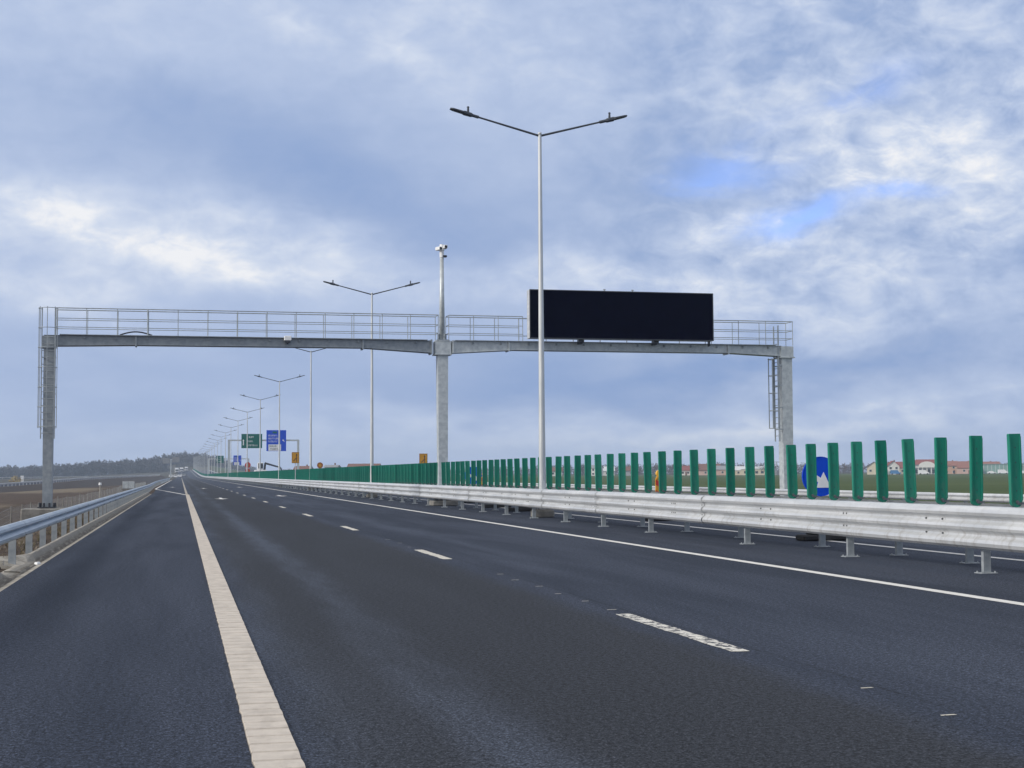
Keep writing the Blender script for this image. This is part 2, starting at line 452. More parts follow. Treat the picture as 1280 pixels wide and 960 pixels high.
mb = MB()
for v in (3.1, 4.2, 5.3, 6.4, 7.4, 8.45, 13.9, 14.9, 15.9, 17.0, 18.1, 19.2, 25.3, 26.8, 28.4, 30):
    a, s = random.uniform(-.03,.03), random.uniform(.8,1.1)
    mb.add([(4.16+a, v, .004), (4.16+a+.10*s, v+.01, .004), (4.16+a+.095*s, v+.035, .004), (4.17+a, v+.03, .004)], [(0,1,2,3)])
tag(mb.build('setting_out_marks', M['dash']), 'small white setting-out marks between the lane dashes', None, None, 'structure')
mb = MB()
def road_arrow(u, v):
    mb.add([(u-.08, v+1.2, .004), (u+.08, v+1.2, .004), (u+.08, v+4.5, .004), (u-.08, v+4.5, .004), (u-.42, v+1.2, .0042), (u, v-.9, .0042), (u+.42, v+1.2, .0042)], [(0,1,2,3), (4,5,6)])
for u, v in ((2.3, 84), (6.3, 93), (2.3, 150), (6.3, 160), (-.9, 168)): road_arrow(u, v)
tag(mb.build('lane_arrows', M['line']), 'white lane arrows painted on the far lanes', None, None, 'structure')

# ---------------------------------------------------------------- concrete gutter along the left edge
def gutter():
    mb = MB()
    def run(v0, v1, lip=1.0, bend=None):
        vs = [v0]
        while vs[-1] < v1-1e-6: vs.append(min(v1, vs[-1]+(.35 if v1 < 30 else 1.0)))
        prof = [(-2.082,-.02),(-2.20,-.03),(-2.225,-.042),(-2.245,-.03),(-2.27,-.01),(-2.375,.075*lip),(-2.40,.088*lip),(-2.455,.086*lip),(-2.475,.05*lip),(-2.49,-.25),(-2.09,-.25)]
        rings = []
        for v in vs:
            j = noise.noise(Vector((v*.8, 3, 0)))*.012
            e = bend(v) if bend else 0
            rings.append([(x+j*(i>2) - (e*(-x-2.2)/.25*.5 if i > 3 else 0), v, z+noise.noise(Vector((v*1.7, i, 2)))*.006) for i, (x, z) in enumerate(prof)])
        n = len(prof); P = [p for r in rings for p in r]; fs = []
        for i in range(len(vs)-1):
            for k in range(n): fs.append((i*n+k, i*n+(k+1) % n, (i+1)*n+(k+1) % n, (i+1)*n+k))
        fs += [list(range(n)), [len(P)-1-i for i in range(n)]]
        mb.add(P, fs)
    # precast pieces of uneven length, with a drain opening beside the first post seen
    v = -2.0
    while v < 22.0:
        e = min(22.0, v+3.0)
        run(v, e-.012, 1.0, (lambda t: 1.9*ss(t, 20.6, 22.0)) if e > 20.6 else None); v = e
    run(22.015, 23.385, .08)
    v = 23.4
    while v < 112:
        e = min(112, v+3.0); run(v, e-.012, 1.0, (lambda t: 2.0*(1-ss(t, 23.4, 25.2))) if v < 25.2 else None); v = e
    # the chute running down from the opening
    mb.add([(-2.3,22.05,-.026),(-2.3,23.35,-.026),(-3.4,23.25,-.12),(-3.4,22.15,-.12)], [(0,1,2,3)])
    mb.box((-3.1,21.93,-.03), (.9,.12,.22)); mb.box((-3.1,23.47,-.03), (.9,.12,.22))
    tag(mb.build('concrete_gutter', gutter_mat()), 'pale concrete gutter with raised lip along the left shoulder', 'gutter')
gutter()
st = MB(); 
ang = [random.uniform(.7,1.2) for _ in range(9)]
st.add([(.06*a*math.cos(i*.698), .09*a*math.sin(i*.698), 0) for i, a in enumerate(ang)]+[(.045*a*math.cos(i*.698), .07*a*math.sin(i*.698), .035) for i, a in enumerate(ang)],
       [(i, (i+1) % 9, 9+(i+1) % 9, 9+i) for i in range(9)]+[list(range(9, 18))])
tag(st.build('stone', M['white'], loc=(-2.22, 24.2, -.035)), 'small pale stone lying in the concrete gutter', 'stone')

# ---------------------------------------------------------------- guardrails
WAVE = [(.0,.42),(.025,.425),(.072,.475),(.078,.525),(.03,.575),(.004,.595),(.03,.615),(.078,.655),(.072,.70),(.03,.742),(.0,.745)]
def shell(p, t=.004): return p + [(o-t, h) for o, h in reversed(p)]
WAVE = [(o, .405+(h-.42)*.80) for o, h in WAVE]
def w_rail(name, path, side, label, cat, post_step, post_u, base, seg=4.0, nseg=30, npost=90, mat='galv_side', posts=True, group=None, z0=0):
    root = empty(name, (0,0,0), label, cat, group)
    prof = shell([(o*side, h) for o, h in WAVE], .004*side)
    # resample path
    L = [0.0]
    for a, b in zip(path, path[1:]): L.append(L[-1]+math.hypot(b[0]-a[0], b[1]-a[1]))
    def at(s):
        for i in range(len(L)-1):
            if s <= L[i+1] or i == len(L)-2:
                t = (s-L[i])/(L[i+1]-L[i]); return tuple(path[i][k]*(1-t)+path[i+1][k]*t for k in range(3))
    s, n, rest = 0.0, 0, MB()
    while s < L[-1]-.1:
        e = min(L[-1], s+seg)
        off = .006*(n % 2)
        pr = [(o+off*side, h) for o, h in prof]
        pa = [at(s+(e+.08-s)*t) if s+(e+.08-s)*t <= L[-1] else at(L[-1]) for t in (0, .5, 1)]
        if n < nseg:
            b = MB(); b.sweep(pr, pa)
            for hh in (.45, .60):
                for ds in (.06, .16):
                    q = at(min(s+ds, L[-1])); q2 = at(min(s+ds+.1, L[-1]))
                    t = Vector((q2[0]-q[0], q2[1]-q[1])).normalized() if q2 != q else Vector((0,1))
                    nl = Vector((-t.y, t.x))*side
                    c = Vector((q[0], q[1]))
                    b.tube((c.x+nl.x*.05, c.y+nl.y*.05, q[2]+hh), (c.x+nl.x*.082, c.y+nl.y*.082, q[2]+hh), .014, n=6, mi=1)
            b.build('beam', [M[mat], M['bolt']], root)
        else: rest.sweep(pr, pa)
        s = e; n += 1
    if rest.v: tag(rest.build('beam', M[mat], root), kind='stuff')
    if posts:
        pm = post_mesh('side_post', .60, False)
        s, n, rest = post_u, 0, MB()
        while s < L[-1]:
            q = at(s); q2 = at(min(s+.5, L[-1])) if s < L[-1]-.6 else None
            zz = base(q)
            if n < npost:
                o = bpy.data.objects.new('post', pm); col.objects.link(o); o.parent = root
                o.location = (q[0]+.105*side, q[1], zz)
            else: rest.box((q[0]+.105*side, q[1], zz+.2), (.10,.06,.8))
            s += post_step; n += 1
        if rest.v: tag(rest.build('post', M[mat], root), kind='stuff')
    return root
POSTS = {}
def post_mesh(key, h, plate):
    if key in POSTS: return POSTS[key]
    mb = MB(); t = .006; z0 = -.25 if not plate else .012
    # C section: web across the traffic side, flanges along
    for (c, d) in (((0,-.028,0),(.11,t,0)), ((-.052,0,0),(t,.05,0)), ((.052,0,0),(t,.05,0)), ((-.036,.027,0),(.026,t,0)), ((.036,.027,0),(.026,t,0))):
        mb.box((c[0], c[1], (z0+h)/2), (d[0], d[1], h-z0))
    if plate:
        mb.cbox((0,0,.006), (.25,.18,.012), .003)
        for sx in (-.095,.095):
            for sy in (-.06,.06): mb.tube((sx,sy,.010),(sx,sy,.032),.011,n=6)
    o = mb.build('post', M['post']); me = o.data; bpy.data.objects.remove(o)
    POSTS[key] = me; return me

LP = [(-2.46, v, 0) for v in range(-4, 112, 4)] + [(-2.46-.5*ss(v, 108, 190), v, 0) for v in range(112, 217, 4)] + [(-2.96, v, 0) for v in range(224, 436, 12)]
LP = [(a, b, c) for a, b, c in LP]
root = w_rail('shoulder_guardrail', LP, -1, 'grey W-beam guardrail on close-set posts behind the concrete gutter at the left shoulder', 'guardrail', 2.57, 3.3+4, lambda q: 0)
# far verge guardrail of the opposite carriageway
RP = [(23.9, v, 0) for v in range(8, 600, 8)] + [(23.9, v, zr(v)) for v in range(600, 1340, 20)]
w_rail('verge_guardrail', RP, 1, 'pale guardrail along the far verge of the opposite carriageway, before the green field', 'guardrail', 4.0, 1.0, lambda q: q[2], nseg=25, npost=60, mat='galv_new')

# ---------------------------------------------------------------- median barrier
C0 = 10.92
TH_W = [(.015,.335),(.03,.33),(.075,.365),(.088,.41),(.070,.452),(.018,.492),(.012,.515),(.022,.54),(.078,.578),(.088,.615),(.070,.652),(.018,.69),(.012,.712),(.022,.735),(.078,.772),(.088,.81),(.070,.852),(.02,.888),(-.02,.892)]
def barrier():
    root = empty('median_barrier', (C0, 16, 0), 'long bright steel median barrier with three ridged beams, short posts and upright green slats', 'crash barrier')
    ox, oy = C0, 16
    def seg(u, v0, v1, side, off):
        p = [((o+off)*side, h) for o, h in TH_W]; p = shell(p, .004*side)
        n = max(2, int((v1-v0)/25)+1)
        return p, [(u-ox, v0+(v1-v0)*i/(n-1)-oy, zr(v0+(v1-v0)*i/(n-1))) for i in range(n)]
    UF, UR = 10.38, 11.46            # back planes of the two beams
    js = [-2, 4, 10, 15.6, 21.2, 27.7, 29.5, 35.4, 41, 42.9]
    while js[-1] < 1345: js.append(js[-1]+(5.6 if js[-1] > 45 else 3.6))
    rest = MB()
    for i, (a, b) in enumerate(zip(js, js[1:])):
        off = .018 if abs(b-a) < 3 else (0, .010)[i % 2]
        p, pa = seg(UF, a, b+.0, 1, off)
        if i < 45:
            mb = MB(); mb.sweep(p, pa)
            if a < 160:           # lap of the joint: the next beam's end overlaps this one
                q, _ = seg(UF, a, b, 1, off+.009); d = .22 if b-a > 3 else .12
                mb.sweep(q, [(UF-ox, a-.03-oy, zr(a)), (UF-ox, a+d-oy, zr(a))])
            if a < 120:
                for hh in (.505, .70):
                    for dv in ((.07, b-a-.08) if b-a < 3 else (.07, .18, (b-a)*.48, (b-a)*.48+.45)):
                        mb.tube((UF-ox-.010-off, a+dv-oy, hh), (UF-ox-.034-off, a+dv-oy, hh), .013, n=6, mi=1)
            mb.build('beam', [M['galv_new'], M['bolt']], root)
        else: rest.sweep(p, pa)
    tag(rest.build('beam', M['galv_new'], root), kind='stuff')
    rest = MB()
    for i, (a, b) in enumerate(zip(js, js[1:])):
        p, pa = seg(UR, a, b, -1, (0, .006)[i % 2])
        if i < 20:
            mb = MB(); mb.sweep(p, pa); mb.build('beam', M['galv_new'], root)
        else: rest.sweep(p, pa)
    tag(rest.build('beam', M['galv_new'], root), kind='stuff')
    # posts
    pm = post_mesh('median_post', .80, True)
    fv = [8.2, 12.2]+[(z-2.34)/.9745 for z in (19.3, 23.2, 27.4, 33.0, 36.7, 40.3, 43.9, 47.6)]
    while fv[-1] < 1340: fv.append(fv[-1]+3.82)
    rv = [9.5, 14.5]+[(z-2.55)/.9745 for z in (21.4, 23.5, 26.3, 30.1, 33.3, 36.5)]
    while rv[-1] < 1340: rv.append(rv[-1]+3.5)
    rest = MB()
    for lst, u, n0 in ((fv, 10.47, 60), (rv, 11.37, 38)):
        for i, v in enumerate(lst):
            if i < n0:
                o = bpy.data.objects.new('post', pm); col.objects.link(o); o.parent = root
                o.location = (u-ox, v-oy, zr(v)); o.rotation_euler.z = random.uniform(-.05,.05)
            else: rest.box((u-ox, v-oy, zr(v)+.4), (.11,.055,.8))
    tag(rest.build('post', M['post'], root), kind='stuff')
    # cross ties between the two beams and the carrier rail of the slats
    ties = MB()
    for v in fv[:90]: ties.box((.02, v-oy+.1, zr(v)+.835), (.98,.14,.012))
    tag(ties.build('cross_ties', M['galv_new'], root))
    car = MB()
    for a, b in zip(js, js[1:]):
        car.sweep([(-.035,.842),(.035,.842),(.035,.872),(-.035,.872)], [(0, a-oy, zr(a)), (0, b-oy, zr(b))])
    car.build('carrier_rail', M['galv'], root)
    # slats
    px = [1267,1217.5,1174,1136,1101,1070,1040.5,1013,989,961,936.4,911.7,888.7,867,845.8,827,809,792,776.6,761.7,747.4,734,721,708.3,696.7,686,675.5,665.3,655.5,646]
    sv = [15.9, 16.35]
    sv = [13.4, 14.3, 15.3]
    for x in px: sv.append((1847*C0/(x-226) - C0*math.sin(TH))/math.cos(TH))
    while sv[-1] < 1330: sv.append(sv[-1]+1.06)
    s = MB(); W, T = .176, .05
    pr = [(-W/2+.004, .065), (-W/2+.02, .028), (-W/2+.05, .006), (0, 0), (W/2-.05, .006), (W/2-.02, .028), (W/2-.004, .065), (W/2, .975), (W/2-.008, .985), (-W/2+.008, .985), (-W/2, .975)]
    s.prism(pr, -T/2, T/2)
    s.box((-W/2+.012, -T/2-.006, .52), (.022, .012, .86)); s.box((W/2-.012, -T/2-.006, .52), (.022, .012, .86))
    for hh in (.22, .40, .60, .80): s.tube((0, -T/2-.0015, hh), (0, -T/2+.01, hh), .0085, n=8, mi=1)
    so = s.build('slat', [M['green'], M['dark']])
    bo = MB(); bo.tube((0, -T/2-.022, .07), (0, -T/2, .07), .024, n=8); bo.box((.05, -T/2-.008, .05), (.11,.014,.03)); bo = bo.build('bolt', M['bolt'])
    sm, bm_ = so.data, bo.data; bpy.data.objects.remove(so); bpy.data.objects.remove(bo)
    rest = MB()
    for i, v in enumerate(sv):
        z = zr(v)+.874
        if i < 100:
            o = bpy.data.objects.new('slat', sm); col.objects.link(o); o.parent = root; o.location = (0, v-oy, z)
            o.rotation_euler = (random.uniform(-.014,.014), random.gauss(-.008,.011), random.uniform(-.07,.07))
            if i < 60:
                b = bpy.data.objects.new('bolt', bm_); col.objects.link(b); b.parent = o
        else: rest.box((0, v-oy, z+.49), (W, T, .985))
    tag(rest.build('slat', M['green'], root), kind='stuff')
barrier()

# ---------------------------------------------------------------- street lamps
def make_lamp():
    root = empty('street_lamp', (0,0,0), '', 'street lamp', 'double-armed lamps along the median')
    p = MB()
    hs = [(.02,.115),(.5,.112),(4,.093),(8,.073),(12.02,.055)]
    for (a, ra), (b, rb) in zip(hs, hs[1:]): p.tube((0,0,a),(0,0,b),ra,rb,12,caps=False)
    p.tube((0,0,12.02),(0,0,12.09),.062,.058,12)
    p.build('pole', M['pole'], root, smooth=True)
    b = MB(); b.cbox((0,0,.11), (.62,.62,.22), .03); b.cbox((0,0,.235),(.42,.42,.03),.006)
    for sx in (-.16,.16):
        for sy in (-.16,.16): b.tube((sx,sy,.25),(sx,sy,.32),.022,n=6)
    b.build('base', M['conc_dark'], root)
    d = MB(); d.cbox((.0,-.118,.95),(.10,.02,.34),.006); d.build('access_door', M['pole'], root)
    for s in (-1, 1):
        dx, dz = 2.05*s, .54+.02*s
        a = MB(); a.tube((0,0,11.98),(dx,0,11.98+dz),.036,.028,8); a.tube((dx*.96,0,11.98+dz*.96),(dx*1.07,0,11.98+dz*1.07),.05,.05,8)
        ao = a.build('arm', M['lamp'], root)
        h = MB(); t = Vector((dx,0,dz)).normalized()*s*s
        base = Vector((dx*1.05,0,11.98+dz*1.05)); up_ = Vector((-t.z,0,t.x)); up_ = up_ if up_.z > 0 else -up_
        rings = [(0,.045,.042),(.06,.08,.062),(.28,.11,.064),(.32,.14,.042),(.66,.13,.036),(.74,.085,.026)]
        P = []; n = 8
        for l, w, hh in rings:
            for i in range(n):
                an = 2*math.pi*(i+.5)/n
                P.append(base+t*l+Vector((0,1,0))*w*max(-1,min(1,1.25*math.cos(an)))+up_*hh*max(-1,min(1,1.25*math.sin(an))))
        fs = [(k*n+i, k*n+(i+1) % n, k*n+n+(i+1) % n, k*n+n+i) for k in range(len(rings)-1) for i in range(n)]
        fs += [list(range(n)), list(range(len(P)-n, len(P)))]
        h.add(P, fs); ho = h.build('lamp_head', M['lamp'], ao)
        c = MB(); q = base+t*.17+up_*.07; c.tube(q, q+Vector((0,0,.14)), .038, .032, 8); c.tube(q+Vector((0,0,.14)), q+Vector((0,0,.17)), .046, .03, 8)
        c.build('light_sensor', M['lamp'], ao)
    return root
lamp0 = make_lamp(); index_kids(lamp0)
lamp_labels = ['tallest double-armed street lamp, rising close in front of the dark message board',
 'double-armed street lamp crossing the gantry railing midway along its left span',
 'double-armed street lamp whose arms just touch the underside of the gantry beam',
 'double-armed street lamp whose pole crosses the large blue direction sign',
 'double-armed street lamp whose pole crosses the right edge of the large green sign',
 'double-armed street lamp behind the left part of the large green sign',
 'distant double-armed street lamp crossing the small blue direction sign',
 'distant double-armed street lamp just left of the small blue direction sign']
for i in range(32):
    v = 43.5+41*i
    o = lamp0 if i == 0 else copy_tree(lamp0)
    o.location = (10.95, v, zr(v))
    o.rotation_euler.z = 0 if i == 0 else random.uniform(-.03,.03)
    o['label'] = lamp_labels[i] if i < len(lamp_labels) else 'tiny double-armed street lamp far off in the converging row before the wooded hill'

# ---------------------------------------------------------------- the gantry
GV = 61.5
UL, UM, UR_ = -5.28, 11.03, 27.0
BT, BB = 7.10, 6.68
def gantry():
    root = empty('sign_gantry', (UM, GV, 0), 'large grey steel gantry with railed walkway spanning both carriageways', 'gantry')
    ox, oy = UM, GV
    def part(mb, name, mat, parent=root, smooth=False):
        mb.v = [(a-ox, b-oy, c) for a, b, c in mb.v] if parent is root else mb.v
        return mb.build(name, mat, parent, smooth)
    def sub(mb, name, mat, parent):
        mb.v = [(a-ox, b-oy, c) for a, b, c in mb.v]; return mb.build(name, mat, parent)
    def column(u, wb, wt, d, z0, z1, name, mat):
        mb = MB(); P = []
        for z, w in ((z0, wb), (z1, wt)): P += [(u-w/2, GV-d/2, z), (u+w/2, GV-d/2, z), (u+w/2, GV+d/2, z), (u-w/2, GV+d/2, z)]
        mb.add(P, [(0,3,2,1),(4,5,6,7),(0,1,5,4),(1,2,6,5),(2,3,7,6),(3,0,4,7)])
        c = part(mb, name, mat)
        fl = MB(); fl.box((u, GV, z0+.02), (wb+.34, d+.3, .04))
        for sx in (-1,1):
            for k in (-1,0,1):
                fl.tube((u+sx*(wb/2+.1), GV+k*d*.45, z0+.04), (u+sx*(wb/2+.1), GV+k*d*.45, z0+.2), .045, n=6)
        for k in (-.5,.5): fl.tube((u+k*wb*.6, GV-d/2-.09, z0+.04), (u+k*wb*.6, GV-d/2-.09, z0+.2), .045, n=6)
        sub(fl, 'anchor_flange', M['dark'], c)
        return c
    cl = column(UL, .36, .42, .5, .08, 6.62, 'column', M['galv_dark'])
    cm = column(UM, .37, .45, .50, .22, 6.50, 'column', M['galv'])
    cr = column(UR_, .46, .52, .52, .05, 6.56, 'column', M['galv'])
    def beam(pts, w, mat):          # pts: (u, top, bottom); hollow look with flange lips top and bottom
        mb = MB(); P = []
        for u, t, b in pts: P += [(u, GV-w/2, b), (u, GV+w/2, b), (u, GV+w/2, t), (u, GV-w/2, t)]
        n = len(pts); fs = [(0,1,2,3), tuple(4*n-1-i for i in range(4))]
        for i in range(n-1):
            for k in range(4): fs.append((4*i+k, 4*i+4+k, 4*i+4+(k+1) % 4, 4*i+(k+1) % 4))
        mb.add(P, fs)
        for i in range(n-1):
            for zi, dz in ((1, -.0), (2, .0)):
                a, b = pts[i], pts[i+1]
                z0, z1 = a[zi], b[zi]; s = 1 if zi == 1 else -1
                Q = []
                for (u, z) in ((a[0], z0), (b[0], z1)):
                    for dy in (-w/2-.05, w/2+.05):
                        Q += [(u, GV+dy, z), (u, GV+dy, z+s*.016)]
                mb.add(Q, [(0,1,3,2),(4,6,7,5),(0,4,5,1),(2,3,7,6),(0,2,6,4),(1,5,7,3)])
        return part(mb, 'beam', mat)
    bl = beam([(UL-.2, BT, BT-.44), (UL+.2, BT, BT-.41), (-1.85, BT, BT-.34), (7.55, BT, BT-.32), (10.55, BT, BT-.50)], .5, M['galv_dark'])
    br = beam([(11.5, BT, BT-.50), (11.6, BT, BT-.49), (14.2, BT, BT-.33), (24.2, BT, BT-.33), (26.75, BT, BT-.45)], .5, M['galv'])
    hd = MB(); hd.box((UM, GV, BT-.28), (.70,.62,.54)); hd.box((UM, GV, BT-.575), (.76,.70,.05)); hd.box((UM,GV,BT+.02),(.62,.62,.04))
    part(hd, 'beam_head', M['galv'])
    hd = MB(); hd.box((UR_, GV, BT-.25), (.62,.62,.48)); hd.box((UR_, GV, BT-.515), (.74,.70,.05)); part(hd, 'beam_head', M['galv'])
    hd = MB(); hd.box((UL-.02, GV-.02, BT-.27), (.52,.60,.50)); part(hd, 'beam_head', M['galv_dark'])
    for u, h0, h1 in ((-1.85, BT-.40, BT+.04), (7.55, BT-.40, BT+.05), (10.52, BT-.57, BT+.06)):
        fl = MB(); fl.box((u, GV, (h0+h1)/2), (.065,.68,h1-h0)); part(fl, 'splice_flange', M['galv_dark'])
    for u, h0, h1 in ((13.95, BT-.40, BT+.05), (24.15, BT-.41, BT+.05), (11.46, BT-.53, BT+.04)):
        fl = MB(); fl.box((u, GV, (h0+h1)/2), (.065,.68,h1-h0)); part(fl, 'splice_flange', M['galv'])
    lugs = MB()
    k = -3.9
    while k < 26.5:
        if abs(k-UM) > .8:
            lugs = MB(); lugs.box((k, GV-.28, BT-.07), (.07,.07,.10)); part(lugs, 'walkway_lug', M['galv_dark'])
        k += 1.25
    wk = MB(); wk.box(((UL+10.55)/2+.1, GV, BT+.035), (15.2,.8,.025)); wk.box((19.0, GV, BT+.035), (14.9,.8,.025)); part(wk, 'walkway', M['ladder'])
    # railings: near and far side of the walkway
    def railing(a, b, y, heavy):
        mb = MB()
        for h, r in ((1.12,.020),(.70,.014),(.34,.014)): mb.tube((a, y, BT+h), (b, y, BT+h), r, n=6)
        n = max(1, round((b-a)/1.2))
        for i in range(n+1):
            u = a+(b-a)*i/n; mb.tube((u, y, BT+.02), (u, y, BT+1.12), .030 if i == heavy else .016, n=6)
        part(mb, 'railing', M['ladder'])
    for y in (GV-.38, GV+.38):
        railing(UL+.25, 10.80, y, 3); railing(11.26, 14.55, y, -1); railing(23.3, 27.25, y, -1)
    e = MB()
    for h in (1.12,.70,.34):
        for p, q in (((10.80,GV-.38),(10.80,GV+.38)),((11.26,GV-.38),(11.26,GV+.38)),((27.25,GV-.38),(27.25,GV+.38))):
            e.tube((p[0],p[1],BT+h),(q[0],q[1],BT+h),.018,n=6)
    part(e, 'end_rail', M['ladder'])
    rb = MB()
    rb.tube((14.55,GV+.38,BT+1.12),(23.3,GV+.38,BT+1.12),.024,n=6); rb.tube((14.55,GV+.38,BT+.34),(23.3,GV+.38,BT+.34),.018,n=6)
    for i in range(8): rb.tube((14.55+1.25*i,GV+.38,BT+.02),(14.55+1.25*i,GV+.38,BT+1.12),.021,n=6)
    part(rb, 'railing', M['ladder'])
    # ladder with cage on the near face of the left column
    ld = MB(); y = GV-.46
    for s in (-.26,.27): ld.box((UL+s, y, 5.55), (.042,.055,5.35))
    z = 3.1
    while z < 7.2: ld.tube((UL-.26,y,z),(UL+.27,y,z),.014,n=6); z += .28
    for z in (3.3, 4.7, 6.2):
        for s in (-.26,.27): ld.box((UL+s, y+.11, z), (.04,.24,.05))
    lo = part(ld, 'ladder', M['ladder'])
    cg = MB(); r = .37; cy = y-.30
    def hoop(cx, cy, z, a0, a1, end1, end2):
        pts = [end1]+[(cx+r*math.cos(a0+(a1-a0)*i/14), cy+r*math.sin(a0+(a1-a0)*i/14), z) for i in range(15)]+[end2]
        cg.path(pts, .014, 5)
    for z in (3.35, 4.15, 4.95, 5.75, 6.55, 7.35, 8.15):
        hoop(UL, cy, z, R(165), R(375), (UL-.27, y, z), (UL+.28, y, z))
    for an in (165, 220, 270, 320, 375): cg.box((UL+r*math.cos(R(an)), cy+r*math.sin(R(an)), 5.75), (.026,.026,4.9))
    sub(cg, 'cage', M['ladder'], lo)
    # and on the road side of the right column
    ld = MB(); x = UR_-.41
    for s in (-.25,.25): ld.box((x, GV+s, 5.4), (.05,.05,5.3))
    z = 3.0
    while z < 7.9: ld.tube((x,GV-.25,z),(x,GV+.25,z),.014,n=6); z += .28
    for z in (3.3, 4.3, 5.3, 6.2): ld.box((x+.08, GV-.25, z), (.16,.04,.05)); ld.box((x+.08, GV+.25, z), (.16,.04,.05))
    lo = part(ld, 'ladder', M['ladder'])
    cg = MB(); cx = x-.12; cy = GV; r = .27
    for z in (3.35, 4.15, 4.95, 5.75, 6.5):
        hoop(cx, cy, z, R(75), R(285), (x, GV+.26, z), (x, GV-.26, z))
    for an in (75, 130, 180, 230, 285): cg.box((cx+r*math.cos(R(an)), cy+r*math.sin(R(an)), 4.95), (.03,.03,3.2))
    sub(cg, 'cage', M['ladder'], lo)
    # foundations
    f = MB(); f.cbox((UL, GV, -.76), (1.9,1.7,1.64), .04); part(f, 'plinth', M['conc_dark'])
    f = MB(); f.cbox((UM, GV, .105), (1.1,1.5,.21), .03); part(f, 'plinth', M['conc_dark'])
    f = MB(); f.cbox((UR_, GV, -.5), (1.6,1.6,1.08), .03); part(f, 'plinth', M['conc_dark'])
    # cable loop on the beam
    c = MB(); c.path([(-2.5+.13*i, GV-.2, BT+.06+.14*math.sin(math.pi*i/10)) for i in range(11)], .03, 6); part(c, 'cable', M['dark'])
gantry()

# message board
def board():
    u0_, u1 = 14.72, 23.2; y0, y1 = 60.55, 61.02; z0, z1 = 7.22, 9.36
    root = empty('message_board', (0,0,0), 'wide blank black electronic message board standing on the gantry beam', 'message board')
    b = MB(); b.cbox(((u0_+u1)/2, (y0+y1)/2+.02, (z0+z1)/2), (u1-u0_, y1-y0-.04, z1-z0), .015); b.build('housing', M['galv_new'], root)
    s = MB(); s.box(((u0_+u1)/2, y0+.006, (z0+z1)/2), (u1-u0_-.07, .03, z1-z0-.06))
    # thin joints between the display modules
    s.build('screen', M['screen'], root)
    fr = MB(); t = .04
    for c, d in ((((u0_+u1)/2, y0-.005, z1-t/2), (u1-u0_-.01,.05,t)), (((u0_+u1)/2, y0-.005, z0+t/2), (u1-u0_-.01,.05,t)), ((u0_+.025, y0-.005, (z0+z1)/2), (t,.05,z1-z0-2*t)), ((u1-.025, y0-.005, (z0+z1)/2), (t,.05,z1-z0-2*t))): fr.box(c, d)
    fr.build('screen_frame', M['dark'], root)
    for u in (17.1, 20.55):
        f = MB(); f.box((u, 60.98, 7.13), (.14,.36,.20)); f.box((u+.02, 60.80, 7.15), (.22,.16,.10)); f.build('mounting_foot', M['dark'], root)
    f = MB(); f.box((23.1, 60.9, 7.12), (.05,.2,.22)); f.build('mounting_foot', M['dark'], root)
    for u in (18.2, 19.5):
        e = MB(); e.tube((u, 60.8, z1-.01), (u, 60.8, z1+.11), .03, n=6); e.tube((u-.05, 60.8, z1+.09), (u+.05, 60.8, z1+.09), .025, n=6); e.build('lifting_eye', M['galv_dark'], root)
board()

def camera_mast():
    root = empty('camera_mast', (UM, GV, 7.14), 'slim grey mast with two traffic cameras, standing on top of the gantry at the median', 'camera mast')
    p = MB(); p.tube((0,0,.02),(0,0,3.65),.135,.085,10); p.build('pole', M['galv'], root, True)
    p = MB(); p.box((0,0,.02),(.5,.5,.035))
    for a in range(4):
        c, s = math.cos(a*math.pi/2+.4), math.sin(a*math.pi/2+.4)
        p.box((c*.17, s*.17, .16), (.12,.02,.26), a*math.pi/2+.4)
    p.build('base_flange', M['galv_dark'], root)
    p = MB(); p.tube((0,0,3.65),(0,0,3.95),.10,.10,10); p.tube((0,0,3.95),(0,0,4.22),.12,.09,10); p.build('mount', M['white'], root)
    for x, z, yw in ((.14, 4.10, 0), (-.15, 4.02, .4)):
        c = MB(); c.cbox((0,0,0),(.16,.34,.15),.02); o = c.build('camera', M['white'], root, loc=(x, -.08, z)); o.rotation_euler.z = yw
        l = MB(); l.tube((0,-.17,0),(0,-.185,0),.065,.06,10); l.build('lens', M['dark'], o)
    c = MB(); c.cbox((.12,-.02,3.70),(.20,.16,.09),.02); c.build('junction_box', M['dark'], root)
camera_mast()
def sensor():
    root = empty('traffic_sensor', (4.35, GV-.42, BT-.02), 'small white sensor box fixed to the left span of the gantry beam', 'sensor')
    b = MB(); b.cbox((0,0,.02),(.30,.26,.20),.02); b.build('housing', M['white'], root)
    b = MB(); b.box((0,-.10,-.13),(.20,.10,.08)); b.tube((0,.05,-.08),(0,.15,-.2),.03); b.build('bracket', M['dark'], root)
sensor()

